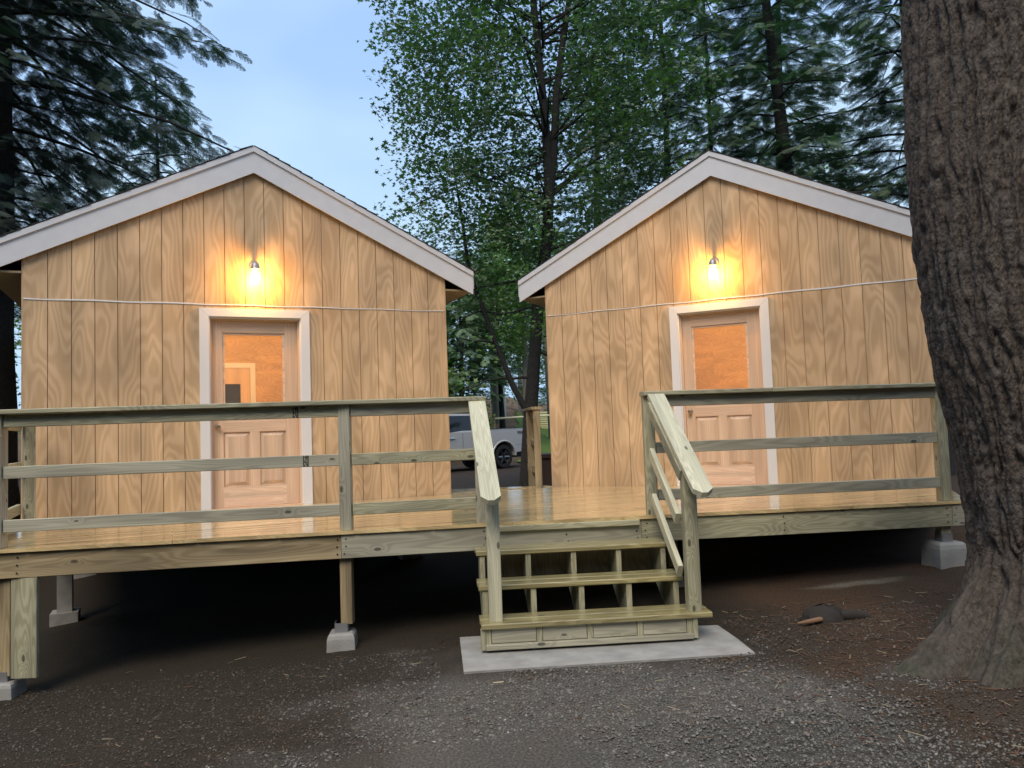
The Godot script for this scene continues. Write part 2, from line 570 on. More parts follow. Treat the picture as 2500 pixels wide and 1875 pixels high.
func build_cabin(label: String, at: Vector3, turn: float, seed_: int) -> Node3D:
	var o := thing("cabin", label, "cabin", at, turn, "plywood cabins on the deck")
	rng.seed = seed_
	var mid := CW / 2.0
	var door_cut := PackedVector2Array([Vector2(1.652, -1), Vector2(2.614, -1), Vector2(2.614, 2.03), Vector2(1.652, 2.03)])
	# front wall: a backing sheet with the door opening, boards in front of it
	var wall := MB.new()
	wall.prism(PackedVector2Array([Vector2(0.004, -0.02), Vector2(1.652, -0.02), Vector2(1.652, 2.03), Vector2(2.614, 2.03), Vector2(2.614, -0.02), Vector2(CW - 0.004, -0.02), Vector2(CW - 0.004, 2.735), Vector2(mid, 3.80), Vector2(0.004, 2.735)]), -0.1, -0.002)
	var front := part("front_wall", wall, M.siding_plain, o)
	for row in 2:
		for k in 21:
			var x0 := k * BW + (0.0 if k == 0 else 0.0034)
			var x1 := (k + 1) * BW - (0.0 if k == 20 else 0.0034)
			var poly: PackedVector2Array
			if row == 0:
				poly = PackedVector2Array([Vector2(x0, -0.012), Vector2(x1, -0.012), Vector2(x1, 2.138), Vector2(x0, 2.138)])
			else:
				poly = PackedVector2Array([Vector2(x0, 2.152), Vector2(x1, 2.152), Vector2(x1, roof_y(x1) - 0.075), Vector2(x0, roof_y(x0) - 0.075)])
				if x0 < mid and x1 > mid:
					poly = PackedVector2Array([Vector2(x0, 2.152), Vector2(x1, 2.152), Vector2(x1, roof_y(x1) - 0.075), Vector2(mid, roof_y(mid) - 0.075), Vector2(x0, roof_y(x0) - 0.075)])
			var sheet := k / 6 + row * 5 + seed_
			var tex := sheet % 2
			var fu := 1.0 if (sheet / 2) % 2 == 0 else -1.0
			var fv := 1.0 if (sheet * 7 / 3) % 2 == 0 else -1.0
			var bits: Array = [poly]
			if row == 0:
				bits = Geometry2D.clip_polygons(poly, door_cut)
			for bit in bits:
				var b := MB.new()
				b.prism(bit, 0.0, 0.016)
				for q in b.t.size():
					var uv := b.t[q]
					b.t[q] = Vector2(fu * (uv.x - (k / 6) * 6 * BW) , fv * (uv.y - (0.0 if row == 0 else 2.15)) + sheet * 0.37)
				part("siding_board", b, M["siding%d" % tex], front)
	# corner boards seen edge on
	for sx: float in [-0.004, CW + 0.004]:
		var cb := MB.new()
		cb.box(Vector3(sx - 0.012, -0.05, -0.1), Vector3(sx + 0.012, 2.72, 0.012))
		part("corner_trim", cb, M.siding1, o)
	# metal flashing over the joint of the sheets, not quite straight
	var fl := MB.new()
	var path := []
	for i in 29:
		path.append(Vector3(lerpf(0.0, CW - 0.01, i / 28.0), 2.145 + 0.003 * sin(i * 1.3 + seed_), 0.019))
	for i in 28:
		fl.beam(path[i], path[i + 1], 0.008, lerpf(0.015, 0.007, absf(i / 28.0 - (0.2 if turn > 0 else 0.75)) * 1.2), Vector3.UP, Vector2.ZERO, 0.002)
	part("flashing_strip", fl, M.flashing, o)
	# other walls, floor
	for sx: float in [0.0, CW - 0.1]:
		var sw := MB.new()
		sw.box(Vector3(sx, -0.22, -CD), Vector3(sx + 0.1, 2.737, -0.1))
		var side := part("side_wall", sw, M.interior, o)
		for k in 30:
			var g := MB.new()
			var xo: float = -0.016 if sx < 1.0 else 0.1
			g.box(Vector3(sx + xo, -0.24, -CD + k * BW + 0.0045), Vector3(sx + xo + 0.016, 2.56, minf(-CD + (k + 1) * BW - 0.0045, -0.004)))
			part("siding_board", g, M.siding1, side)
	var rear := MB.new()
	rear.prism(PackedVector2Array([Vector2(0, -0.22), Vector2(CW, -0.22), Vector2(CW, 2.735), Vector2(mid, 3.80), Vector2(0, 2.735)]), -CD - 0.1, -CD, Transform3D.IDENTITY, Vector2(0.3, 0.1))
	part("rear_wall", rear, M.interior, o)
	var fb := MB.new()
	fb.box(Vector3(0, -0.24, -CD), Vector3(CW, -0.02, -0.004))
	part("floor", fb, M.lumber_brown, o)
	# rear door as seen through the front window
	var rd := MB.new()
	rd.box(Vector3(1.68, 0.0, -CD), Vector3(2.59, 2.0, -CD + 0.02))
	var rdoor := part("rear_door", rd, M.door, o)
	var rp := MB.new()
	rp.box(Vector3(1.80, 0.95, -CD + 0.02), Vector3(2.43, 1.72, -CD + 0.026))
	part("window_pane", rp, M.dark, rdoor)
	for q in [[1.58, 1.67, 0.0, 2.1], [2.6, 2.69, 0.0, 2.1], [1.67, 2.6, 2.01, 2.1]]:
		var tb := MB.new()
		tb.box(Vector3(q[0], q[2], -CD), Vector3(q[1], q[3], -CD + 0.022))
		part("door_trim", tb, M.white, rdoor)
	# door trim, mitred at the head
	var tz0 := 0.0165
	var tz1 := 0.037
	for q in [[Vector2(1.57, -0.005), Vector2(1.664, -0.005), Vector2(1.664, 2.018), Vector2(1.57, 2.105)], [Vector2(2.602, -0.005), Vector2(2.694, -0.005), Vector2(2.694, 2.105), Vector2(2.602, 2.018)], [Vector2(1.571, 2.106), Vector2(1.665, 2.019), Vector2(2.601, 2.019), Vector2(2.693, 2.106)]]:
		var b := MB.new()
		b.prism(PackedVector2Array(q), tz0, tz1)
		part("door_trim", b, M.white, o)
	for q in [[1.653, 1.676, 0.0, 2.0], [2.590, 2.613, 0.0, 2.0], [1.653, 2.613, 2.005, 2.029]]:
		var b := MB.new()
		b.box(Vector3(q[0], q[2], -0.118), Vector3(q[1], q[3], 0.0162))
		part("door_jamb", b, M.white, o)
	for q in [[1.676, 1.694, 0.0, 1.987], [2.572, 2.590, 0.0, 1.987], [1.676, 2.590, 1.987, 2.005]]:
		var b := MB.new()
		b.box(Vector3(q[0], q[2], -0.106), Vector3(q[1], q[3], -0.03))
		part("door_stop", b, M.door, o)
	var sill := MB.new()
	sill.box(Vector3(1.653, -0.012, -0.11), Vector3(2.613, 0.008, 0.03))
	part("door_sill", sill, M.door, o)
	# the door: stiles and rails round a pane, two raised panels below
	var dz0 := -0.10
	var dz1 := -0.062
	var dm := MB.new()
	for q in [[1.695, 1.80, 0.012, 1.985], [2.436, 2.571, 0.012, 1.985]]:
		dm.box(Vector3(q[0], q[2], dz0), Vector3(q[1], q[3], dz1), Vector2(rng.randf(), 0))
	dm.box(Vector3(1.80, 0.215, dz0), Vector3(2.436, 0.225, dz1))
	for q in [[1.80, 2.436, 1.86, 1.985], [1.80, 2.436, 0.80, 0.905]]:
		dm.prism(PackedVector2Array([Vector2(q[0], q[2]), Vector2(q[1], q[2]), Vector2(q[1], q[3]), Vector2(q[0], q[3])]), dz0, dz1, Transform3D.IDENTITY, Vector2(0.1, rng.randf()), true)
	dm.box(Vector3(2.065, 0.225, dz0), Vector3(2.165, 0.80, dz1), Vector2(0.2, 0))
	var door := part("door", dm, M.door, o)
	var kick := MB.new()
	kick.prism(PackedVector2Array([Vector2(1.80, 0.012), Vector2(2.436, 0.012), Vector2(2.436, 0.215), Vector2(1.80, 0.215)]), dz0, dz1)
	part("bottom_rail", kick, M.door_pale, door)
	for px in [[1.80, 2.065], [2.165, 2.436]]:
		var b := MB.new()
		var lo := Vector2(px[0], 0.225)
		var hi := Vector2(px[1], 0.80)
		b.box(Vector3(lo.x, lo.y, dz0 + 0.005), Vector3(hi.x, hi.y, dz1 - 0.018), Vector2(0.4, 0.3))
		# raised field with sloping edges
		var i0 := lo + Vector2(0.012, 0.012)
		var i1 := hi - Vector2(0.012, 0.012)
		var j0 := lo + Vector2(0.045, 0.045)
		var j1 := hi - Vector2(0.045, 0.045)
		var zb := dz1 - 0.018
		var zt := dz1 - 0.002
		var A := [Vector3(i0.x, i0.y, zb), Vector3(i1.x, i0.y, zb), Vector3(i1.x, i1.y, zb), Vector3(i0.x, i1.y, zb)]
		var B := [Vector3(j0.x, j0.y, zt), Vector3(j1.x, j0.y, zt), Vector3(j1.x, j1.y, zt), Vector3(j0.x, j1.y, zt)]
		var nn := [Vector3(0, -0.45, 0.9), Vector3(0.45, 0, 0.9), Vector3(0, 0.45, 0.9), Vector3(-0.45, 0, 0.9)]
		for e in 4:
			var f := (e + 1) % 4
			b.quad(A[e], A[f], B[f], B[e], nn[e].normalized(), Vector2(A[e].x, A[e].y), Vector2(A[f].x, A[f].y), Vector2(B[f].x, B[f].y), Vector2(B[e].x, B[e].y))
		b.quad(B[0], B[1], B[2], B[3], Vector3(0, 0, 1), Vector2(j0.x, j0.y) * 1.3, Vector2(j1.x, j0.y) * 1.3, Vector2(j1.x, j1.y) * 1.3, Vector2(j0.x, j1.y) * 1.3)
		part("raised_panel", b, M.door, door)
	for q in [[1.80, 1.822, 0.905, 1.86], [2.414, 2.436, 0.905, 1.86], [1.822, 2.414, 0.905, 0.93], [1.822, 2.414, 1.836, 1.86]]:
		var b := MB.new()
		b.box(Vector3(q[0], q[2], dz0 + 0.004), Vector3(q[1], q[3], dz1 - 0.012))
		part("glazing_bead", b, M.door_pale, door)
	var pane := MB.new()
	pane.box(Vector3(1.815, 0.92, -0.086), Vector3(2.422, 1.845, -0.082))
	part("window_pane", pane, M.glass, door)
	var kb := MB.new()
	kb.lathe([Vector2(0.0, 0.062), Vector2(0.018, 0.06), Vector2(0.027, 0.048), Vector2(0.026, 0.036), Vector2(0.012, 0.026), Vector2(0.011, 0.008), Vector2(0.03, 0.006), Vector2(0.032, 0.0)], 16, Transform3D(Basis(Vector3.RIGHT, PI / 2), Vector3(1.745, 0.86, dz1)))
	part("door_knob", kb, M.knob, door)
	# roof: sheathing and soffit, rake boards, shingle courses
	for side: float in [-1.0, 1.0]:
		var slope := Vector2(side * cos(atan(0.5)), -sin(atan(0.5)))
		var eave := CW / 2.0 + 0.35
		var sh := MB.new()
		var p0 := Vector2(mid, 3.835)
		var p1 := Vector2(mid + side * eave, 3.835 - 0.5 * eave)
		sh.prism(PackedVector2Array([p0, p1, p1 - Vector2(0, 0.03), p0 - Vector2(0, 0.03)]), -CD - 0.35, 0.045, Transform3D.IDENTITY, Vector2.ZERO, true)
		var roof := part("roof", sh, M.siding_plain, o)
		# plywood soffit from the eave back to the wall
		var so := MB.new()
		var ey := p1.y - 0.16
		so.prism(PackedVector2Array([p1 - Vector2(0, 0.03), p1 - Vector2(0, 0.2), Vector2(p1.x - side * 0.03, ey - 0.04), Vector2(mid + side * (mid + 0.017), ey - 0.04), Vector2(mid + side * (mid + 0.017), ey - 0.02), Vector2(p1.x - side * 0.03, ey - 0.02), Vector2(p1.x - side * 0.03, p1.y - 0.03)]), -CD - 0.2, 0.02)
		part("soffit", so, M.lumber_brown, roof)
		# rake board with a narrow board over its top
		var top := Vector2(mid, 3.868)
		var bot := Vector2(mid + side * eave, 3.868 - 0.5 * eave)
		var fb2 := MB.new()
		fb2.prism(PackedVector2Array([top, bot, bot - Vector2(0, 0.272), top - Vector2(0, 0.284)]), 0.047, 0.066)
		part("rake_board", fb2, M.fascia, roof)
		var tr2 := MB.new()
		tr2.prism(PackedVector2Array([top + Vector2(0, 0.004), bot + Vector2(side * 0.004, 0.002), bot + Vector2(side * 0.004, -0.055), top - Vector2(0, 0.055)]), 0.0665, 0.084)
		part("rake_trim", tr2, M.fascia, roof)
		var ef := MB.new()
		ef.box(Vector3(minf(bot.x, bot.x + side * 0.02), bot.y - 0.2, -CD - 0.3), Vector3(maxf(bot.x, bot.x + side * 0.02), bot.y - 0.01, 0.045))
		part("eave_board", ef, M.fascia, roof)
		var nrow := 21
		var dist := eave / cos(atan(0.5)) + 0.02
		for k in nrow:
			var d0 := dist * k / nrow
			var d1 := dist * (k + 1) / nrow + 0.02
			var nrm := Vector2(side * sin(atan(0.5)), cos(atan(0.5)))
			var q0 := top + slope * d0 + nrm * 0.006
			var q1 := top + slope * d1 + nrm * 0.015
			var sb := MB.new()
			sb.prism(PackedVector2Array([q0, q1, q1 + nrm * 0.007, q0 + nrm * 0.005]), -CD - 0.36, 0.086 + 0.010 * rng.randf())
			part("shingle_course", sb, M.shingle, roof)
	# interior: plain ceiling at the rafters and a bare lamp (lit, as the window shows)
	var hang := MB.new()
	hang.lathe([Vector2(0.0, 0.1), Vector2(0.06, 0.1), Vector2(0.06, 0.07), Vector2(0.03, 0.05), Vector2(0.025, 0.0)], 14, Transform3D(Basis.IDENTITY, Vector3(mid, 2.96, -3.0)))
	var il := part("ceiling_lamp", hang, M.white, o)
	var ib := MB.new()
	ib.lathe([Vector2(0.0, 0.0), Vector2(0.022, -0.012), Vector2(0.032, -0.045), Vector2(0.028, -0.075), Vector2(0.0, -0.09)], 14, Transform3D(Basis.IDENTITY, Vector3(mid, 2.958, -3.0)))
	part("bulb", ib, M.bulb, il)
	var tie := MB.new()
	tie.beam(Vector3(0.1, 3.1, -3.0), Vector3(CW - 0.1, 3.1, -3.0), 0.038, 0.08)
	part("tie_beam", tie, M.lumber_brown, o)
	var ol := OmniLight3D.new()
	ol.name = "room_light"
	ol.light_color = Color(1.0, 0.82, 0.56)
	ol.light_energy = 5.0
	ol.light_size = 0.03
	ol.omni_range = 9.0
	ol.omni_attenuation = 2.0
	ol.shadow_enabled = true
	ol.position = Vector3(mid, 2.912, -3.0)
	o.add_child(ol, true)
	# piers under the cabin
	for pz: float in [-0.9, -3.0, -5.8]:
		for px2: float in [0.25, CW - 0.25]:
			var gp := o.transform * Vector3(px2, 0, pz)
			var gy := ground_y(gp.x, gp.z) - 0.08
			var b := MB.new()
			b.box(Vector3(px2 - 0.13, gy, pz - 0.13), Vector3(px2 + 0.13, gy + 0.2, pz + 0.13))
			b.box(Vector3(px2 - 0.07, gy + 0.2, pz - 0.07), Vector3(px2 + 0.07, -0.242, pz + 0.07))
			part("pier", b, M.concrete, o)
	return o


func wall_lamp(cabin: Node3D, label: String) -> void:
	var p := cabin.transform * Vector3(2.125, 2.435, 0.0)
	var o := thing("wall_lamp", label, "wall lamp", p, cabin.rotation.y, "lit jar lamps over the cabin doors")
	var off := 0.15
	var b := MB.new()
	b.lathe([Vector2(0, 0.022), Vector2(0.04, 0.02), Vector2(0.055, 0.008), Vector2(0.056, 0.0)], 20, Transform3D(Basis(Vector3.RIGHT, PI / 2), Vector3(0, 0.13, 0.0165)))
	part("wall_plate", b, M.lamp_metal, o)
	var a := MB.new()
	a.tube([Vector3(0, 0.13, 0.03), Vector3(0, 0.142, 0.08), Vector3(0, 0.135, off - 0.02)], [0.016, 0.015, 0.018], 10)
	part("arm", a, M.lamp_metal, o)
	var c := MB.new()
	c.lathe([Vector2(0, 0.155), Vector2(0.02, 0.153), Vector2(0.034, 0.138), Vector2(0.044, 0.112), Vector2(0.05, 0.084), Vector2(0.05, 0.078), Vector2(0.02, 0.0785), Vector2(0.0, 0.0785)], 24, Transform3D(Basis.IDENTITY, Vector3(0, 0, off)))
	part("cap", c, M.lamp_metal, o)
	var j := MB.new()
	j.lathe([Vector2(0.042, 0.077), Vector2(0.045, 0.067), Vector2(0.041, 0.06), Vector2(0.044, 0.052), Vector2(0.054, 0.03), Vector2(0.056, -0.02), Vector2(0.05, -0.06), Vector2(0.03, -0.082), Vector2(0.0, -0.088)], 28, Transform3D(Basis.IDENTITY, Vector3(0, 0, off)))
	part("glass_jar", j, M.glass, o)
	var q := MB.new()
	q.lathe([Vector2(0.0, 0.06), Vector2(0.013, 0.058), Vector2(0.022, 0.045), Vector2(0.042, 0.02), Vector2(0.049, -0.018), Vector2(0.042, -0.052), Vector2(0.022, -0.072), Vector2(0.0, -0.078)], 20, Transform3D(Basis.IDENTITY, Vector3(0, 0, off)))
	part("bulb", q, M.bulb, o)
	var l := OmniLight3D.new()
	l.name = "lamp_light"
	l.light_color = Color(1.0, 0.71, 0.29)
	l.light_energy = 0.5
	l.light_size = 0.03
	l.omni_range = 12.0
	l.omni_attenuation = 2.0
	l.shadow_enabled = true
	l.position = Vector3(0, -0.03, off)
	o.add_child(l, true)


# ------------------------------------------------------------------ deck, rails, steps
const DA := Vector2(-3.606, -5.568)
const DM := Vector2(-0.2, -6.125)
const DE := Vector2(3.75, -6.56)


func left_edge(s: float, y: float, back := 0.0) -> Vector3:
	var u := (DM - DA).normalized()
	var p := DA + u * s + Vector2(u.y, -u.x) * back
	return Vector3(p.x, y, p.y)


func right_edge(s: float, y: float, back := 0.0) -> Vector3:
	var u := (DE - DM).normalized()
	var p := DM + u * s + Vector2(u.y, -u.x) * back
	return Vector3(p.x, y, p.y)


func build_deck(cl: Node3D, cr: Node3D) -> void:
	rng.seed = 12
	var o := thing("deck", "long wet wooden deck joining the two cabins, raised on piers", "deck", Vector3.ZERO)
	var F0 := left_edge(-0.32, 0)
	var E1 := right_edge(3.99, 0)
	var inv := cl.transform.affine_inverse()
	var to := func(p: Vector3) -> Vector2:
		var q: Vector3 = inv * p
		return Vector2(q.x, q.z)
	var rw := func(s: float, z: float) -> Vector3: return cr.transform * Vector3(s, 0, z)
	var poly := PackedVector2Array()
	for p in [F0, Vector3(DM.x, 0, DM.y), E1, rw.call(CW + 0.05, 0.02), rw.call(0.0, 0.02), Vector3(0.35, 0, -9.9)]:
		poly.append(to.call(p))
	poly.append(Vector2(CW + 0.02, 0.02))
	poly.append(Vector2(-0.3, 0.02))
	var pitch := 0.143
	var xf := cl.transform * Transform3D(Basis(Vector3.RIGHT, Vector3(0, 0, 1), Vector3(0, 1, 0)), Vector3.ZERO)
	var k := 0
	while k < 34:
		var z0 := 0.022 + k * pitch
		var z1 := z0 + 0.135
		var cuts := [-1.5, 1.3 + 2.44 * (k % 2), 6.0 - 1.0 * (k % 3), 12.0]
		for c in 3:
			var strip := PackedVector2Array([Vector2(cuts[c] + 0.002, z0), Vector2(cuts[c + 1] - 0.002, z0), Vector2(cuts[c + 1] - 0.002, z1), Vector2(cuts[c] + 0.002, z1)])
			for bit in Geometry2D.intersect_polygons(strip, poly):
				var b := MB.new()
				var top := rnd(-0.0018, 0.0012)
				# a slight cup across the board so that the wet film breaks up
				b.prism(bit, -0.027, top, xf, roff(), true)
				part("deck_board", b, M["deck%d" % (rng.randi() % 2)], o)
		k += 1
	# the walkway that leads back between the cabins: boards square to the left wall
	var way := PackedVector2Array()
	for p in [Vector3(0.35, 0, -9.9), rw.call(-0.02, 0.0), Vector3(0.40, 0, -9.95), Vector3(-0.9, 0, -9.92)]:
		way.append(to.call(p))
	way.append(Vector2(CW + 0.03, 0.018))
	for kk in 12:
		var x0 := CW + 0.03 + kk * 0.143
		var strip := PackedVector2Array([Vector2(x0, -1.2), Vector2(x0 + 0.131, -1.2), Vector2(x0 + 0.131, 0.016), Vector2(x0, 0.016)])
		for bit in Geometry2D.intersect_polygons(strip, way):
			var b := MB.new()
			b.prism(bit, -0.027, 0.0, xf, roff())
			part("deck_board", b, M.deck0, o)
	# rim boards under the front edge
	var rims := [[left_edge(-0.32, -0.12, 0.045), left_edge(2.30, -0.12, 0.045), M.lumber_brown], [left_edge(2.303, -0.12, 0.04), left_edge(3.47, -0.12, 0.04), M.lumber_grey], [left_edge(3.47, -0.12, 0.042), right_edge(1.20, -0.12, 0.042), M.lumber_grey], [right_edge(1.203, -0.121, 0.04), right_edge(3.87, -0.121, 0.04), M.lumber], [right_edge(3.873, -0.121, 0.038), right_edge(3.99, -0.121, 0.038), M.lumber_grey]]
	for r in rims:
		var b := MB.new()
		b.beam(r[0], r[1], 0.038, 0.184, Vector3.UP, roff())
		part("rim_board", b, r[2], o)
	# screw and nail heads in the rim boards
	var nb := MB.new()
	for q in [0.05, 2.27, 2.33, 3.40]:
		for i in 3:
			var c0 := left_edge(q + rnd(-0.01, 0.01), -0.065 - i * 0.055, 0.0195)
			nb.lathe([Vector2(0.0, 0.002), Vector2(0.006, 0.0015), Vector2(0.0065, -0.001)], 8, Transform3D(Basis(Vector3.RIGHT, PI / 2), c0))
	for q in [0.6, 1.17, 1.24, 2.4, 3.83, 3.9]:
		for i in 3:
			var c0 := right_edge(q + rnd(-0.01, 0.01), -0.065 - i * 0.055, 0.0195)
			nb.lathe([Vector2(0.0, 0.002), Vector2(0.006, 0.0015), Vector2(0.0065, -0.001)], 8, Transform3D(Basis(Vector3.RIGHT, PI / 2), c0))
	part("screw_heads", nb, M.dark, o).set_meta("kind", "stuff")
	var sk := MB.new()
	sk.beam(left_edge(3.5, -0.05, -0.006), right_edge(1.18, -0.05, -0.006), 0.018, 0.045, Vector3.UP, roff())
	part("edge_strip", sk, M.lumber, o)
	for k2 in 20:
		var a: Vector3 = left_edge(-0.25 + k2 * 0.4, -0.123, 0.07) if k2 < 9 else right_edge(-0.1 + (k2 - 9) * 0.4, -0.123, 0.07)
		if k2 == 0 or k2 > 18:
			continue
		var b := MB.new()
		b.beam(a, a + Vector3(0.05, 0, -1.75 if k2 < 6 or k2 > 15 else -2.9), 0.038, 0.184, Vector3.UP, roff())
		part("joist", b, M.lumber_brown, o)
	# posts below the deck
	var pb := MB.new()
	pb.beam(left_edge(2.335, -0.71, 0.11), left_edge(2.335, -0.213, 0.11), 0.089, 0.089, Vector3(0, 0, 1), roff())
	part("post", pb, M.lumber_brown, o)
	var pl := MB.new()
	pl.beam(left_edge(-0.055, -0.90, 0.11), left_edge(-0.055, -0.213, 0.11), 0.089, 0.089, Vector3(0, 0, 1), roff())
	part("post", pl, M.lumber_brown, o)
	var bb := MB.new()
	bb.beam(left_edge(0.085, -0.915, 0.05), left_edge(0.085, -0.214, 0.05), 0.184, 0.038, Vector3(0, 0, 1), roff())
	part("side_plank", bb, M.lumber, o)
	var pr := MB.new()
	pr.beam(right_edge(3.84, -0.285, 0.11), right_edge(3.84, -0.214, 0.11), 0.089, 0.089, Vector3(0, 0, 1), roff())
	part("post", pr, M.lumber, o)
	var pi := MB.new()
	pi.beam(Vector3(1.36, -0.53, -6.95), Vector3(1.36, -0.22, -6.95), 0.089, 0.089, Vector3(0, 0, 1), roff())
	part("post", pi, M.lumber_brown, o)


func pier(at: Vector3, w: float, h: float, label: String) -> void:
	var o := thing("concrete_pier", label, "concrete pier", at, 0.1, "concrete piers under the deck edge")
	var b := MB.new()
	var x := w / 2.0
	var y := w * 0.42
	var A := []
	var B := []
	var lv := [[x * 1.08, -0.12], [x, h * 0.72], [x * 0.93, h * 0.9], [x * 0.8, h]]
	for i in lv.size() - 1:
		var p = lv[i]; var q = lv[i + 1]
		var c0 := [Vector3(-p[0], p[1], -p[0]), Vector3(p[0], p[1], -p[0]), Vector3(p[0], p[1], p[0]), Vector3(-p[0], p[1], p[0])]
		var c1 := [Vector3(-q[0], q[1], -q[0]), Vector3(q[0], q[1], -q[0]), Vector3(q[0], q[1], q[0]), Vector3(-q[0], q[1], q[0])]
		for e in 4:
			var f := (e + 1) % 4
			var nn: Vector3 = (c0[f] - c0[e]).cross(c1[e] - c0[e]).normalized()
			if nn.dot((c0[e] + c0[f]) * Vector3(1, 0, 1)) < 0:
				nn = -nn
			b.quad(c0[e], c0[f], c1[f], c1[e], nn)
		if i == lv.size() - 2:
			b.quad(c1[0], c1[1], c1[2], c1[3], Vector3.UP)
	part("block", b, M.concrete, o)
	var br := MB.new()
	br.box(Vector3(-0.05, h + 0.001, -0.05), Vector3(0.05, h + 0.007, 0.05))
	for sx: float in [-0.05, 0.047]:
		br.box(Vector3(sx, h + 0.008, -0.045), Vector3(sx + 0.003, h + 0.075, 0.045))
	br.box(Vector3(-0.046, h + 0.008, 0.0475), Vector3(0.046, h + 0.07, 0.0505))
	part("post_bracket", br, M.metal, o)


func build_railings(cl: Node3D) -> void:
	rng.seed = 31
	var L := thing("railing", "left deck railing of three flat rails under a flat cap", "railing", left_edge(1.6, 0))
	var inv := L.transform.affine_inverse()
	var put := func(b: MB) -> void:
		for i in b.v.size():
			b.v[i] = inv * b.v[i]
	var back := 0.075
	for s: float in [-0.105, 2.345, 3.392]:
		var b := MB.new()
		b.beam(left_edge(s, 0.001, back), left_edge(s, 0.953, back), 0.089, 0.089, Vector3(0, 0, 1), roff(), 0.005)
		put.call(b)
		part("post", b, M.lumber_grey, L)
	var spans := [[-0.058, 2.298], [2.392, 3.345]]
	for sp in spans:
		for yy in [[0.155, 0.089], [0.536, 0.089], [0.909, 0.089]]:
			var b := MB.new()
			b.beam(left_edge(sp[0], yy[0] + rnd(-0.003, 0.003), back - 0.012), left_edge(sp[1], yy[0] + rnd(-0.003, 0.003), back - 0.012), 0.038, yy[1], Vector3.UP, roff())
			put.call(b)
			part("rail", b, M.lumber_grey if rng.randf() < 0.6 else M.lumber, L)
	var cp := MB.new()
	cp.beam(left_edge(-0.6, 0.973, back - 0.02), left_edge(3.435, 0.973, back - 0.02), 0.14, 0.036, Vector3.UP, roff(), 0.006)
	put.call(cp)
	part("cap_rail", cp, M.lumber, L)
	# the grade stamps on the left span
	for q in [[1.96, 0.909], [2.03, 0.536]]:
		var b := MB.new()
		var sr := RandomNumberGenerator.new()
		sr.seed = 5
		for i in 5:
			for j in 11:
				if sr.randf() < 0.62 or i == 0 or i == 4:
					var p0 := left_edge(q[0] + i * 0.0085, q[1] - 0.041 + j * 0.0075, back - 0.012 - 0.0197)
					var p1 := left_edge(q[0] + i * 0.0085 + 0.008, q[1] - 0.041 + j * 0.0075 + 0.007, back - 0.012 - 0.0197)
					b.quad(p0, Vector3(p1.x, p0.y, p1.z), p1, Vector3(p0.x, p1.y, p0.z), Vector3(0.16, 0, 0.98))
		put.call(b)
		part("grade_stamp", b, M.dark_ink, L)
	# side rail at the left end, back to the cabin corner
	var S := thing("side_railing", "short railing at the left deck end running back to the cabin corner", "railing", Vector3(-4.48, 0, -7.2))
	var sp0 := Vector3(-4.48, 0, -7.2)
	var sp1 := left_edge(-0.22, 0, back + 0.06)
	var b2 := MB.new()
	b2.beam(Vector3.ZERO + Vector3(0, 0.001, 0), Vector3(0, 0.95, 0), 0.089, 0.089, Vector3(0.7, 0, 0.7), roff(), 0.005)
	part("post", b2, M.lumber, S)
	for y: float in [0.155, 0.536, 0.909]:
		var b := MB.new()
		b.beam(Vector3(-0.06, y, 0.05), sp1 - sp0 + Vector3(-0.02, y, 0), 0.038, 0.089, Vector3.UP, roff())
		part("rail", b, M.lumber, S)
	var sc := MB.new()
	sc.beam(Vector3(-0.07, 0.973, -0.05), sp1 - sp0 + Vector3(-0.03, 0.973, -0.03), 0.14, 0.036, Vector3.UP, roff(), 0.006)
	part("cap_rail", sc, M.lumber, S)

	var R := thing("railing", "right deck railing between the steps and the big tree", "railing", right_edge(2.5, 0))
	inv = R.transform.affine_inverse()
	var put2 := func(b: MB) -> void:
		for i in b.v.size():
			b.v[i] = inv * b.v[i]
	for s: float in [1.315, 3.845]:
		var b := MB.new()
		b.beam(right_edge(s, 0.001, back), right_edge(s, 0.953, back), 0.089, 0.089, Vector3(0, 0, 1), roff(), 0.005)
		put2.call(b)
		part("post", b, M.lumber, R)
	for yy: float in [0.153, 0.533, 0.910]:
		var b := MB.new()
		b.beam(right_edge(1.363, yy, back - 0.012), right_edge(3.797, yy, back - 0.012), 0.038, 0.089, Vector3.UP, roff())
		put2.call(b)
		part("rail", b, M.lumber_grey, R)
	var cr := MB.new()
	cr.beam(right_edge(1.262, 0.973, back - 0.02), right_edge(2.34, 0.973, back - 0.02), 0.14, 0.036, Vector3.UP, roff(), 0.006)
	put2.call(cr)
	part("cap_rail", cr, M.lumber, R)
	var cr2 := MB.new()
	cr2.beam(right_edge(2.345, 0.973, back - 0.02), right_edge(3.9, 0.973, back - 0.02), 0.14, 0.036, Vector3.UP, roff(), 0.006)
	put2.call(cr2)
	part("cap_rail", cr2, M.lumber, R)
	# post at the back edge of the deck, between the cabins
	var P := thing("rear_railing", "capped end post of a railing at the back edge of the deck", "railing", Vector3(0.295, 0, -9.86))
	var pb := MB.new()
	pb.beam(Vector3(0, -0.2, 0), Vector3(0, 0.965, 0), 0.089, 0.089, Vector3(0, 0, 1), roff(), 0.005)
	part("post", pb, M.lumber_brown, P)
	var pb2 := MB.new()
	pb2.beam(Vector3(-0.075, -0.25, -0.6), Vector3(-0.075, 0.965, -0.6), 0.089, 0.089, Vector3(0, 0, 1), roff(), 0.005)
	part("post", pb2, M.lumber_brown, P)
	var pc := MB.new()
	pc.beam(Vector3(0.0, 0.985, 0.06), Vector3(-0.11, 0.985, -1.2), 0.13, 0.036, Vector3.UP, roff(), 0.005)
	part("cap_rail", pc, M.lumber_brown, P)
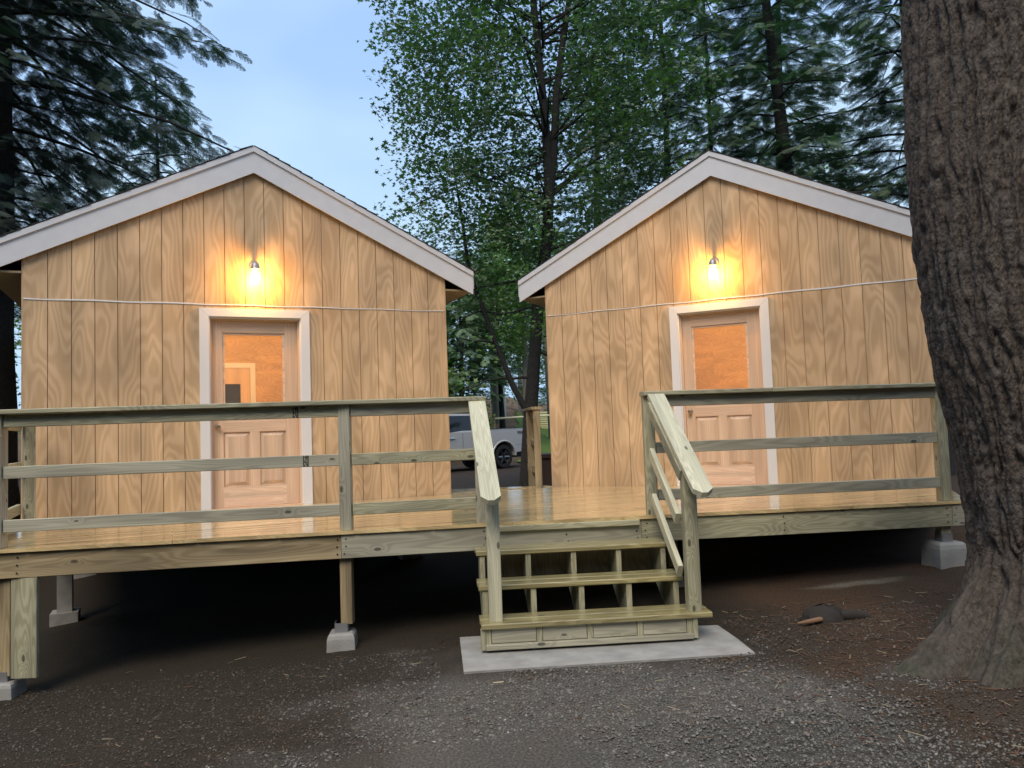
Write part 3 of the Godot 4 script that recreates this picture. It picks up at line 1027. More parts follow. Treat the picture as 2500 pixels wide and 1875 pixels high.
	for yy: float in [0.2, 0.55, 0.9]:
		var b := MB.new()
		b.beam(Vector3(-0.012, yy, -0.047), Vector3(-0.1, yy, -1.15), 0.038, 0.089, Vector3.UP, roff())
		part("rail", b, M.lumber_brown, P)


func build_steps() -> void:
	rng.seed = 71
	var T := Transform3D(Basis(Vector3(0.9962, 0, -0.0872), Vector3.UP, Vector3(0.0872, 0, 0.9962)), Vector3(-0.335, 0, -6.1))
	var o := thing("steps", "three wet wooden steps with handrails leading up to the deck", "steps", T.origin)
	o.transform = T
	# treads of two boards each
	var tr := [[-0.17, 0.29, 1.45], [-0.365, 0.59, 1.46], [-0.56, 0.89, 1.565]]
	for q in tr:
		for k in 2:
			var b := MB.new()
			var f: float = q[1] - 0.07 - k * 0.146
			b.beam(Vector3(0.0 - 0.004 * k, q[0] - 0.0175, f), Vector3(q[2] + 0.006 * k, q[0] - 0.0175, f), 0.14, 0.036, Vector3.UP, roff(), 0.006)
			part("tread", b, M.tread, o)
	# notched stringers
	for i in 5:
		var x := 0.045 + i * 0.342
		var poly := PackedVector2Array([Vector2(0.0, -0.208), Vector2(0.275, -0.208), Vector2(0.275, -0.403), Vector2(0.575, -0.403), Vector2(0.575, -0.598), Vector2(0.86, -0.598), Vector2(0.86, -0.735), Vector2(0.52, -0.735), Vector2(0.0, -0.44)])
		var b := MB.new()
		b.prism(poly, -0.019, 0.019, Transform3D(Basis(Vector3(0, 0, 1), Vector3.UP, Vector3(-1, 0, 0)), Vector3(x, 0, 0)), roff())
		part("stringer", b, M.lumber, o)
	# closed riser under the bottom tread: panels between the stringer ends and a plate along the foot
	for i in 4:
		var x0 := 0.068 + i * 0.342
		var b := MB.new()
		b.prism(PackedVector2Array([Vector2(x0, -0.692), Vector2(x0 + 0.296, -0.692), Vector2(x0 + 0.296, -0.600), Vector2(x0, -0.600)]), 0.82, 0.856, Transform3D.IDENTITY, roff(), true)
		part("riser_panel", b, M.lumber_grey, o)
	var pl := MB.new()
	pl.beam(Vector3(0.028, -0.7145, 0.866), Vector3(1.43, -0.7145, 0.866), 0.038, 0.036, Vector3.UP, roff())
	part("foot_plate", pl, M.lumber_grey, o)
	for x: float in [0.012, 1.452]:
		var b := MB.new()
		b.beam(Vector3(x, -0.73, 0.845), Vector3(x, -0.599, 0.845), 0.034, 0.05, Vector3(0, 0, 1), roff())
		part("riser_post", b, M.lumber, o)
	# plywood hanger behind the upper opening
	var hb := MB.new()
	hb.box(Vector3(0.03, -0.42, -0.032), Vector3(1.43, -0.215, -0.018), roff())
	part("hanger_board", hb, M.lumber_brown, o)
	var inv := T.affine_inverse()
	# newel posts on the bottom tread
	var nl := inv * Vector3(-0.165, 0, -5.33)
	var nr := inv * Vector3(1.195, 0, -5.43)
	for q in [[nl, 0.405, M.lumber_pale], [nr, 0.385, M.lumber]]:
		var b := MB.new()
		b.beam(Vector3(q[0].x, -0.559, q[0].z), Vector3(q[0].x, q[1], q[0].z), 0.089, 0.089, Vector3(0, 0, 1), roff(), 0.005)
		part("newel_post", b, q[2], o)
	# flat handrails with clipped lower corners
	for q in [[Vector3(-0.283, 0.945, -6.12), Vector3(-0.16, 0.255, -5.05)], [Vector3(1.145, 0.95, -6.22), Vector3(1.235, 0.25, -5.13)]]:
		var a: Vector3 = inv * q[0]
		var e: Vector3 = inv * q[1]
		var d := (e - a).normalized()
		var side := d.cross(Vector3.UP).normalized()
		var up := side.cross(d).normalized()
		var l := (e - a).length()
		var w := 0.066
		var b := MB.new()
		b.prism(PackedVector2Array([Vector2(-w, 0), Vector2(w, 0), Vector2(w, l - 0.045), Vector2(w - 0.045, l), Vector2(-w + 0.045, l), Vector2(-w, l - 0.045)]), -0.019, 0.019, Transform3D(Basis(side, d, up), a), roff())
		part("handrail", b, M.lumber_pale, o)
	# a rail under the right handrail edge and two sloping side rails
	for q in [[0.862, 0.02, 0.40, 0.03], [0.50, 0.0, 0.06, 0.0], [0.145, 0.0, -0.30, 0.0]]:
		var a := inv * Vector3(1.083, q[0], -6.17)
		var e := inv * Vector3(1.126 + (0.03 if q[0] > 0.8 else 0.0), q[2] - (0.04 if q[0] > 0.8 else 0.0), -5.49 + (0.06 if q[0] > 0.8 else 0.0))
		var b := MB.new()
		b.beam(a, e, 0.038, 0.085, Vector3.UP, roff())
		part("side_rail", b, M.lumber_pale if q[0] < 0.8 else M.lumber, o)
	# slab
	var s := thing("concrete_pad", "pale concrete pad set flush in the gravel below the steps", "concrete pad", T.origin + Vector3(0, -0.78, 0))
	s.transform = Transform3D(T.basis, T.origin + Vector3(0, -0.815, 0))
	var sb := MB.new()
	var top := []
	sb.prism(PackedVector2Array([Vector2(-0.14, 0.42), Vector2(1.73, 0.42), Vector2(1.735, 0.86), Vector2(1.72, 1.215), Vector2(0.8, 1.228), Vector2(-0.13, 1.235)]), -0.065, 0.0, Transform3D(Basis(Vector3.RIGHT, Vector3(0, 0, 1), Vector3(0, -1, 0)), Vector3.ZERO))
	part("slab", sb, M.concrete, s)


# ------------------------------------------------------------------ vegetation
func spray_mesh(seed_: int) -> ArrayMesh:
	# a flat hemlock spray, one metre long along x
	var r := RandomNumberGenerator.new()
	r.seed = seed_
	var b := MB.new()
	b.has_color = true
	var nn := Vector3(0, 1, 0)
	b.col = Color(0.5, 0.45, 0.35)
	b.quad(Vector3(0, 0, -0.008), Vector3(0, 0, 0.008), Vector3(1, -0.10, 0.003), Vector3(1, -0.10, -0.003), nn)
	var k := 0
	var x := 0.06
	while x < 0.98:
		var side := 1.0 if k % 2 == 0 else -1.0
		var l := (0.40 * pow(1.0 - x, 0.6) + 0.09) * r.randf_range(0.7, 1.15)
		var ang := r.randf_range(0.75, 1.05)
		var d := Vector3(cos(ang), -0.12 + r.randf_range(-0.08, 0.05), sin(ang) * side).normalized()
		var p0 := Vector3(x, -0.10 * x * x, 0)
		var pd := d.cross(Vector3.UP).normalized()
		var n2 := (Vector3.UP + Vector3(r.randf_range(-0.3, 0.3), 0, r.randf_range(-0.3, 0.3))).normalized()
		var steps := int(l / 0.042)
		for i in steps:
			var f := float(i) / steps
			var p := p0 + d * (l * f) + Vector3(0, -0.10 * l * f * f, 0)
			var nl := (0.06 + 0.06 * (1.0 - f)) * r.randf_range(0.7, 1.2)
			for s2: float in [-1.0, 1.0]:
				var q: Vector3 = p + (d * 0.6 + pd * s2 * 0.8) * nl + Vector3(0, -0.012, 0)
				var g := r.randf_range(0.75, 1.15)
				b.col = Color(g, g, g)
				b.tri(p - d * 0.017, p + d * 0.019, q, n2, n2, n2)
		x += r.randf_range(0.036, 0.06)
		k += 1
	return b.mesh()


func leaf_cluster(seed_: int, count: int, size: float, spread: float) -> ArrayMesh:
	var r := RandomNumberGenerator.new()
	r.seed = seed_
	var b := MB.new()
	b.has_color = true
	for i in count:
		var c := Vector3(r.randf_range(-1, 1), r.randf_range(-0.6, 0.6), r.randf_range(-1, 1)) * spread
		var bs := Basis.from_euler(Vector3(r.randf_range(-0.6, 0.6), r.randf_range(0, TAU), r.randf_range(-0.6, 0.6)))
		var k := size * r.randf_range(0.7, 1.2)
		var g := r.randf_range(0.7, 1.25)
		b.col = Color(g, g, g * 0.95)
		var nn := bs.y
		var pts := []
		# five lobes
		var rad := [0.18, 0.62, 0.30, 0.85, 0.42, 1.0, 0.42, 0.85, 0.30, 0.62]
		for j in 10:
			var an := -PI / 2 + TAU * j / 10.0
			pts.append(c + bs * (Vector3(cos(an) * rad[j] * 0.55, -0.12 * rad[j], sin(an) * rad[j] * 0.62) * k))
		for j in 10:
			b.tri(c, pts[j], pts[(j + 1) % 10], nn, nn, nn)
	return b.mesh()


var spray: Array = []
var cluster: Array = []


func frame(d: Vector3, up: Vector3, k: float, p: Vector3) -> Transform3D:
	var x := d.normalized()
	var z := x.cross(up).normalized()
	var y := z.cross(x)
	return Transform3D(Basis(x * k, y * k, z * k), p)


func conifer(called: String, label: String, base: Vector3, h: float, r0: float, start: float, lmax: float, nbr: int, seed_: int, tint: Color, lean := Vector3.ZERO, step := 0.26, size := 0.75, group := "", down := 0.0) -> Node3D:
	rng.seed = seed_
	var o := thing(called, label, "tree", base, 0.0, group)
	var t := MB.new()
	var path := []
	var rad := []
	for i in 15:
		var f := i / 14.0
		path.append(Vector3(sin(f * 5.0 + seed_) * 0.06, f * h - 0.3 * float(i == 0), cos(f * 4.0 + seed_) * 0.06) + lean * f * h)
		rad.append(r0 * (1.25 if i == 0 else 1.0) * (1.0 - f * 0.9))
	t.tube(path, rad, 12, 0.06, seed_)
	part("trunk", t, M.trunk, o)
	var br := MB.new()
	var where := [[], []]
	var cols := [[], []]
	for i in nbr:
		var f := (i + rng.randf()) / nbr
		var y := lerpf(start, h, pow(f, 0.9))
		var an := i * 2.399 + rnd(-0.4, 0.4)
		var l := lmax * (pow(1.0 - (y - start) / (h - start + 0.5), 0.55) * 0.95 + 0.08) * rnd(0.65, 1.1)
		var d := Vector3(cos(an), 0, sin(an))
		var sl := rnd(0.0, 0.2) - down
		var p0 := lean * y + Vector3(0, y, 0)
		var tip := base + p0 + d * l
		if tip.y - l * 0.35 < 4.3 and tip.x > -7.0 and tip.x < -0.3 and tip.z > -16.0 and tip.z < -7.0:
			l *= 0.4
		if tip.y - l * 0.3 < 4.3 and tip.x > 0.0 and tip.x < 7.5 and tip.z > -16.0:
			l *= 0.5
		var pts := []
		var rr := []
		for j in 6:
			var g := j / 5.0
			pts.append(p0 + d * (l * g) + Vector3(0, l * (sl * g - 0.26 * g * g), 0) + Vector3(rnd(-1, 1), rnd(-1, 1), rnd(-1, 1)) * 0.05 * g)
			rr.append(lerpf(0.014 + l * 0.008, 0.004, g))
		br.tube(pts, rr, 5)
		var run := l * 0.12
		while run < l:
			var g := run / l * 5.0
			var j := mini(int(g), 4)
			var p: Vector3 = pts[j].lerp(pts[j + 1], g - j)
			var along: Vector3 = (pts[j + 1] - pts[j]).normalized()
			var wide := 0.38 * l * (1.0 - run / l) + 0.12
			for s: float in [-1.0, 1.0]:
				for e in (2 if wide > 0.6 else 1):
					var dd: Vector3 = (along * rnd(0.5, 1.1) + along.cross(Vector3.UP) * s * rnd(0.4, 1.1) + Vector3(0, rnd(-0.55, 0.05), 0)).normalized()
					var k := size * rnd(0.6, 1.2)
					var w := rng.randi() % 2
					var at := p + along.cross(Vector3.UP) * s * wide * (rng.randf() if e == 0 else rnd(0.5, 1.0)) + Vector3(0, rnd(-0.22, 0.12) * minf(wide + 0.3, 1.0), 0) + along * rnd(-0.1, 0.1)
					where[w].append(frame(dd, Vector3(rnd(-0.5, 0.5), 1, rnd(-0.5, 0.5)), k, at))
					var v := rnd(0.6, 1.35)
					cols[w].append(Color(tint.r * v * rnd(0.9, 1.1), tint.g * v, tint.b * v))
			run += step * rnd(0.7, 1.3)
		where[0].append(frame((pts[5] - pts[4]), Vector3.UP, size * 0.8, pts[5] - (pts[5] - pts[4]).normalized() * 0.2))
		cols[0].append(tint)
	part("branches", br, M.trunk, o)
	for w in 2:
		scatter("foliage", spray[w], M.needle, where[w], cols[w], o)
	return o


# a broadleaf crown: leaf clusters in an ellipsoid thinned by a noise field
func crown(o: Node3D, center: Vector3, radii: Vector3, count: int, seed_: int, tint: Color, thr: float, size := 1.0, freq := 0.7, stem := 0.0) -> void:
	rng.seed = seed_
	var f := noise(seed_, freq, 2)
	var where := [[], []]
	var cols := [[], []]
	var tries := 0
	while where[0].size() + where[1].size() < count and tries < count * 12:
		tries += 1
		var p := Vector3(rnd(-1, 1), rnd(-1, 1), rnd(-1, 1))
		if p.length() > 1.0 or p.length() < 0.2 and rng.randf() < 0.6:
			continue
		var q := center + p * radii
		var edge := (p.length() - 0.75) * 0.9 if p.length() > 0.75 else 0.0
		if f.get_noise_3d(q.x, q.y * 2.0, q.z) < thr + edge:
			continue
		if stem > 0.0 and absf(q.x - stem) < 0.42 and q.z > -0.25:
			continue
		var w := rng.randi() % 2
		where[w].append(Transform3D(Basis.from_euler(Vector3(rnd(-0.5, 0.5), rnd(0, TAU), rnd(-0.5, 0.5))).scaled(Vector3.ONE * size * rnd(0.75, 1.25)), q))
		var v := rnd(0.6, 1.35)
		cols[w].append(Color(tint.r * v * rnd(0.9, 1.15), tint.g * v, tint.b * v))
	for w in 2:
		scatter("foliage", cluster[w], M.leaf, where[w], cols[w], o)


func build_big_tree() -> void:
	# the thick trunk at the right edge: plated bark, flaring into roots
	var c := Vector3(2.98, 0, -4.35)
	var o := thing("big_tree", "massive furrowed tree trunk with flaring roots at the right edge", "tree", Vector3(c.x, ground_y(2.6, -4.35), c.z))
	var gy := o.position.y
	var bark := noise(51, 1.0, 2, FastNoiseLite.TYPE_CELLULAR)
	bark.cellular_return_type = FastNoiseLite.RETURN_DISTANCE2_SUB
	bark.cellular_jitter = 1.0
	var warp := noise(52, 1.0, 3)
	var fine := noise(53, 1.0, 3)
	var moss := noise(54, 1.6, 4)
	var prof := [Vector2(-1.1, 0.78), Vector2(-0.72, 0.66), Vector2(-0.6, 0.60), Vector2(-0.43, 0.545), Vector2(-0.2, 0.49), Vector2(0.0, 0.47), Vector2(0.45, 0.475), Vector2(1.2, 0.49), Vector2(7.5, 0.43)]
	var axis := [Vector2(-1.1, 2.97), Vector2(0.0, 2.985), Vector2(0.45, 2.95), Vector2(0.89, 2.878), Vector2(1.5, 2.812), Vector2(2.0, 2.78), Vector2(3.1, 2.80), Vector2(7.5, 2.95)]
	var look := func(tab: Array, y: float) -> float:
		for i in tab.size() - 1:
			if y <= tab[i + 1].x:
				return lerpf(tab[i].y, tab[i + 1].y, clampf((y - tab[i].x) / (tab[i + 1].x - tab[i].x), 0.0, 1.0))
		return tab[tab.size() - 1].y
	var roots := [[PI * 1.0, 0.42, 0.26], [PI * 0.84, 0.22, 0.14], [PI * 0.72, 0.32, 0.16], [PI * 0.58, 0.26, 0.13], [PI * 0.42, 0.36, 0.2], [PI * 0.1, 0.3, 0.3], [PI * 1.35, 0.3, 0.28], [PI * 1.7, 0.3, 0.3]]
	var sides := 340
	var rows := []
	var y := -1.05
	while y < 3.6:
		rows.append(y)
		y += 0.015 if y < 3.2 else 0.1
	while y < 7.6:
		rows.append(y)
		y += 0.2
	var st := SurfaceTool.new()
	st.begin(Mesh.PRIMITIVE_TRIANGLES)
	for yy: float in rows:
		var R: float = look.call(prof, yy)
		var ax: float = look.call(axis, yy) + 0.045
		for k in sides + 1:
			var an := TAU * (k % sides) / sides
			var flare := 0.0
			var below := clampf((0.0 - yy) / 0.75, 0.0, 1.4)
			for q in roots:
				var da: float = absf(angle_difference(an, q[0]))
				flare += q[1] * exp(-pow(da / q[2], 2.0)) * pow(below, 1.8)
			var arc := an * 0.5
			var wx := warp.get_noise_3d(cos(an) * 2.0, yy * 1.4, sin(an) * 2.0)
			var cx := cos(an) * 0.5 * 15.0 + wx * 0.9
			var cz := sin(an) * 0.5 * 15.0 + wx * 0.9
			var cel := bark.get_noise_3d(cx, yy * 0.75 + wx * 1.2, cz)
			var furrow := smoothstep(-1.0, -0.7, cel)
			var fn := fine.get_noise_3d(cos(an) * 9.0, yy * 6.0, sin(an) * 9.0)
			var rr := R + flare + 0.034 * (furrow - 1.0) + fn * 0.014 + wx * 0.02 + below * 0.022 * fine.get_noise_3d(cos(an) * (R + flare) * 8.0, yy * 5.0, sin(an) * (R + flare) * 8.0)
			var p := Vector3(ax + cos(an) * rr, yy, c.z + sin(an) * rr)
			var m := moss.get_noise_3d(p.x, p.y, p.z)
			var col := Color(0.165, 0.140, 0.121).lerp(Color(0.128, 0.103, 0.087), 0.5 + fn)
			col = col.lerp(Color(0.135, 0.125, 0.118), smoothstep(0.1, 0.5, m) * 0.6)
			col = col.lerp(Color(0.075, 0.095, 0.058), smoothstep(-0.1, -0.65, yy) * smoothstep(-0.25, 0.35, m) * 0.85)
			st.set_color(col)
			st.set_uv(Vector2(arc, yy))
			st.add_vertex(p - o.position)
	for j in rows.size() - 1:
		for k in sides:
			var a := j * (sides + 1) + k
			st.add_index(a); st.add_index(a + 1); st.add_index(a + sides + 1)
			st.add_index(a + 1); st.add_index(a + sides + 2); st.add_index(a + sides + 1)
	st.generate_normals()
	var t := MeshInstance3D.new()
	t.name = "trunk"
	t.mesh = st.commit()
	t.material_override = M.bark
	o.add_child(t)
	# surface roots in the foreground
	for q in [[Vector3(2.55, -0.66, -3.75), Vector3(2.15, -0.69, -3.35), Vector3(1.95, -0.74, -3.1)], [Vector3(2.75, -0.64, -3.6), Vector3(2.5, -0.66, -3.2), Vector3(2.2, -0.73, -2.85)]]:
		var rb := MB.new()
		var pts := []
		for v in q:
			pts.append(Vector3(v.x, ground_y(v.x, v.z) + 0.012, v.z) - o.position)
		rb.tube(pts, [0.05, 0.032, 0.012], 10, 0.25, 3)
		part("root", rb, M.trunk, o)


func build_trees() -> void:
	spray = [spray_mesh(3), spray_mesh(8)]
	cluster = [leaf_cluster(4, 13, 0.118, 0.27), leaf_cluster(9, 14, 0.11, 0.30)]
	# the dark hemlock behind the left cabin
	conifer("hemlock_tree", "dark hemlock with a thick trunk at the left edge behind the cabin", Vector3(-7.52, -0.85, -11.0), 15.0, 0.55, 4.0, 4.7, 150, 5, Color(0.085, 0.12, 0.10), Vector3(0.004, 0, 0), 0.10, 0.31, "", 0.1)
	conifer("hemlock_tree", "slim lacy hemlock farther back behind the left cabin's left roof slope", Vector3(-8.4, -0.7, -18.5), 10.5, 0.13, 2.0, 2.5, 70, 6, Color(0.095, 0.14, 0.105), Vector3.ZERO, 0.17, 0.42)
	# the maple between the cabins
	var o := thing("maple_tree", "tall forked maple with grey trunk standing between the cabins", "tree", Vector3(0.2, -0.7, -15.0))
	var b := MB.new()
	var B := Vector3(0.2, -0.7, -15.0)
	var q := func(arr: Array) -> Array:
		var out_ := []
		for v in arr:
			out_.append(v - B)
		return out_
	b.tube(q.call([Vector3(0.17, -0.85, -15), Vector3(0.22, -0.3, -15), Vector3(0.33, 0.97, -15), Vector3(0.45, 2.1, -15), Vector3(0.56, 3.21, -15), Vector3(0.78, 4.38, -15), Vector3(0.86, 5.4, -15), Vector3(0.85, 6.4, -15), Vector3(0.79, 7.6, -15), Vector3(0.70, 9.2, -15.1), Vector3(0.6, 11.5, -15.2), Vector3(0.5, 14.0, -15.2)]), [0.20, 0.155, 0.135, 0.122, 0.115, 0.11, 0.105, 0.085, 0.075, 0.065, 0.045, 0.015], 14, 0.05, 4)
	part("trunk", b, M.trunk, o)
	b = MB.new()
	b.tube(q.call([Vector3(0.86, 5.2, -15.03), Vector3(0.97, 6.0, -15.0), Vector3(1.06, 7.2, -14.95), Vector3(1.25, 8.4, -14.9), Vector3(1.44, 9.4, -14.9), Vector3(1.8, 13.0, -14.8)]), [0.085, 0.08, 0.072, 0.065, 0.055, 0.015], 12, 0.05, 7)
	part("trunk", b, M.trunk, o)
	b = MB.new()
	b.tube(q.call([Vector3(0.30, 1.0, -14.95), Vector3(0.02, 1.55, -14.9), Vector3(-0.25, 2.3, -14.85), Vector3(-0.52, 3.1, -14.8), Vector3(-0.75, 3.8, -14.8), Vector3(-0.85, 4.8, -14.8), Vector3(-1.0, 6.0, -14.7)]), [0.065, 0.058, 0.05, 0.045, 0.04, 0.03, 0.01], 10, 0.06, 9)
	part("trunk", b, M.trunk, o)
	b = MB.new()
	rng.seed = 17
	var limbs := [[Vector3(0.82, 6.0, -15), Vector3(-0.2, 5.55, -14.6), Vector3(-1.3, 5.2, -14.4), Vector3(-2.1, 4.8, -14.2)], [Vector3(0.85, 6.6, -15), Vector3(0.0, 7.1, -15.2), Vector3(-1.0, 7.6, -15.6)], [Vector3(0.95, 5.6, -15), Vector3(1.6, 6.1, -14.7), Vector3(2.6, 6.3, -14.4), Vector3(3.3, 6.9, -14.2)], [Vector3(0.9, 5.3, -15), Vector3(1.5, 5.8, -15.2), Vector3(2.7, 6.1, -15.5)], [Vector3(1.1, 7.1, -15), Vector3(1.9, 8.2, -14.8), Vector3(2.6, 8.9, -14.7)], [Vector3(0.7, 3.6, -15), Vector3(-0.2, 3.55, -14.8), Vector3(-1.2, 3.35, -14.5)], [Vector3(0.55, 3.1, -15), Vector3(0.0, 2.95, -14.9), Vector3(-0.6, 3.05, -14.8), Vector3(-1.2, 2.7, -14.7)], [Vector3(0.8, 8.0, -15), Vector3(-0.3, 8.9, -15), Vector3(-1.4, 9.6, -15)], [Vector3(-0.3, 2.4, -14.85), Vector3(-0.7, 2.45, -14.8), Vector3(-1.1, 2.55, -14.8)], [Vector3(0.35, 1.7, -15), Vector3(-0.3, 1.75, -14.9), Vector3(-1.0, 1.45, -14.8)], [Vector3(0.5, 2.2, -15), Vector3(1.1, 2.0, -15), Vector3(1.6, 1.8, -15)]]
	for l in limbs:
		var pts := []
		var rr := []
		var cv := Curve3D.new()
		for v in l:
			cv.add_point(v - B)
		for i in 9:
			var g := i / 8.0
			pts.append(cv.sample_baked(cv.get_baked_length() * g) + Vector3(rnd(-1, 1), rnd(-1, 1), rnd(-1, 1)) * 0.03)
			rr.append(lerpf(0.03, 0.007, g))
		b.tube(pts, rr, 6)
	for i in 60:
		var y := rnd(4.0, 12.0)
		var an := rnd(0, TAU)
		var s := Vector3(0.85, y, -15)
		var l := rnd(1.2, 3.0)
		var d := Vector3(cos(an), rnd(0.1, 0.7), sin(an))
		b.tube([s - B, s + d * l * 0.5 + Vector3(0, 0.1, 0) - B, s + d * l - B], [0.03, 0.018, 0.005], 5)
	part("branches", b, M.trunk, o)
	crown(o, Vector3(0.85, 8.3, -15.0) - B, Vector3(3.5, 5.2, 2.6), 3500, 21, Color(0.17, 0.24, 0.165), -0.14, 1.0, 0.7, 0.68)
	crown(o, Vector3(-0.7, 4.6, -14.6) - B, Vector3(2.1, 1.3, 1.6), 230, 24, Color(0.155, 0.235, 0.13), -0.08, 1.0, 1.0)
	crown(o, Vector3(-0.3, 2.9, -14.9) - B, Vector3(1.9, 1.0, 1.0), 60, 25, Color(0.14, 0.25, 0.08), 0.0, 0.9, 1.2)
	# conifers behind the right cabin
	var spots := [[3.9, -17.5, 15.0, 0.12, 3.0, 2.3, 60, -0.02], [5.1, -19.0, 16.0, 0.10, 4.0, 2.4, 60, 0.0], [7.0, -18.2, 17.0, 0.27, 5.0, 3.0, 66, -0.05], [9.4, -17.4, 17.0, 0.26, 2.5, 3.8, 100, 0.0], [12.5, -18.5, 17.0, 0.3, 2.0, 4.0, 80, 0.0], [8.2, -23.0, 16.0, 0.3, 3.0, 3.6, 66, 0.02], [2.6, -23.0, 15.0, 0.2, 6.0, 2.6, 44, 0.02]]
	var words := ["slim hemlock just left of the right cabin's ridge", "slender hemlock just right of the right cabin's ridge", "hemlock with a leaning thick trunk over the right roof slope", "dense dark hemlock beside the big trunk, over the right eave", "dark hemlock mostly hidden behind the big trunk at right", "tall hemlock farther back above the right roof slope", "pale distant hemlock beside the maple's right side"]
	for i in spots.size():
		var s = spots[i]
		conifer("hemlock_tree", words[i], Vector3(s[0], -0.7, s[1]), s[2], s[3], s[4], s[5], s[6], 60 + i, Color(0.135, 0.205, 0.14), Vector3(s[7], 0, 0), 0.145, 0.42, "hemlocks behind the right cabin")
	# the wood beyond the yard
	var far := [[-2.4, -36.6, 9.5, 0], [0.6, -38.0, 12.0, 1], [3.5, -63.0, 16.0, 0], [-5.5, -39.0, 8.5, 1], [-9.5, -36.0, 8.0, 0], [-13.0, -34.0, 9.0, 1], [-17.5, -33.0, 10.0, 0], [9.5, -63.0, 16.0, 1], [13.5, -60.0, 16.0, 0], [-0.8, -48.0, 11.0, 1], [3.2, -68.0, 18.0, 1], [15.0, -36.0, 14.0, 1], [20.0, -34.0, 14.0, 0], [-22.0, -30.0, 12.0, 1], [-7.0, -50.0, 9.0, 0], [-3.4, -40.0, 9.0, 1], [-0.6, -41.0, 11.0, 0], [0.6, -62.0, 16.0, 1], [-4.8, -34.5, 5.0, 1], [6.2, -65.0, 17.0, 1]]
	for i in far.size():
		var s = far[i]
		var base := Vector3(s[0], ground_y(s[0], s[1]) - 0.1, s[1])
		var where := "the yard, %s" % ["behind the truck's bed", "beside the maple trunk", "above the lawn", "behind the truck's cab", "low over the left roof's right slope", "behind the left ridge", "far left behind the hemlock", "behind the right cabin's left eave", "behind the right cabin", "high on the bank", "deep behind the lawn", "at the far right", "hidden by the big trunk", "at the far left edge", "deepest behind the left roof", "left of the maple's thin stem", "between the maple's two stems", "right of the maple trunk, deeper in", "low beside the truck's cab", "over the timber wall"][i]
		if s[3] == 0:
			conifer("forest_conifer", "light green young conifer across " + where, base, s[2], 0.16, 2.6 if s[0] > -4.0 and s[0] < 5.0 and s[1] < -36.0 and s[1] > -55.0 else 0.3, 2.6, 46, 200 + i, Color(0.185, 0.28, 0.155), Vector3.ZERO, 0.2, 0.6, "trees across the yard")
		else:
			var ft := thing("forest_tree", "light green broadleaf tree across " + where, "tree", base, 0.0, "trees across the yard")
			var tb := MB.new()
			tb.tube([Vector3(0, -0.3, 0), Vector3(0.1, s[2] * 0.4, 0), Vector3(0.0, s[2] * 0.95, 0.1)], [0.2, 0.14, 0.03], 9, 0.06, i)
			part("trunk", tb, M.trunk_pale, ft)
			var low: float = 0.36 if s[0] > -3.0 and s[0] < 5.0 and s[1] < -36.0 and s[1] > -55.0 else 0.5
			crown(ft, Vector3(0, s[2] * (1.02 - low), 0), Vector3(2.9, s[2] * low, 2.6), 620, 300 + i, Color(0.20, 0.295, 0.13), -0.2, 2.0, 0.5)
	# the wood behind the photographer, which keeps low light off the fronts
	var bw := []
	var bc := []
	rng.seed = 808
	for i in 5200:
		var an := rnd(-0.42, PI + 0.42)
		var rr := rnd(11.0, 16.0)
		var y := 8.0 * pow(rng.randf(), 0.8)
		bw.append(Transform3D(Basis.from_euler(Vector3(rnd(-0.6, 0.6), rnd(0, TAU), rnd(-0.6, 0.6))).scaled(Vector3.ONE * rnd(4.0, 7.0)), Vector3(cos(an) * rr * 1.1, y - 0.5, sin(an) * rr)))
		bc.append(Color(0.05, 0.085, 0.04))
	var bo := scatter("surrounding_wood", cluster[0], M.leaf, bw, bc, self)
	bo.set_meta("label", "dark leafy wood standing round the clearing behind the viewer")
	bo.set_meta("category", "wood")
	# bare trunks standing in the wood
	for i in 3:
		var x: float = [-0.95, -0.55, 2.2][i]
		var zz: float = [-44.0, -46.0, -45.0][i]
		var o2 := thing("tree_trunk", ["grey straight trunk in the wood behind the truck's bed", "pale thin trunk in the wood next to a grey one", "slim grey trunk in the wood above the lawn"][i], "tree", Vector3(x, ground_y(x, zz) - 0.2, zz), 0.0, "bare trunks in the wood")
		var tb := MB.new()
		tb.tube([Vector3.ZERO, Vector3(-0.1, 4, 0), Vector3(-0.35, 9, 0)], [[0.26, 0.22, 0.15], [0.16, 0.14, 0.1], [0.2, 0.17, 0.1]][i], 10, 0.05, i)
		part("trunk", tb, M.trunk_pale if i != 1 else M.birch, o2)
	# a leafy bush low behind the truck
	var bs := thing("bush", "bright yellow green bush low behind the truck bed", "bush", Vector3(-1.9, ground_y(-1.9, -35.0), -35.0))
	crown(bs, Vector3(0, 1.2, 0), Vector3(0.9, 1.3, 0.9), 200, 412, Color(0.13, 0.2, 0.04), -0.4, 1.2, 0.9)
	var st := MB.new()
	st.tube([Vector3(0, -0.1, 0), Vector3(0.1, 0.9, 0)], [0.06, 0.02], 6)
	part("stem", st, M.trunk, bs)


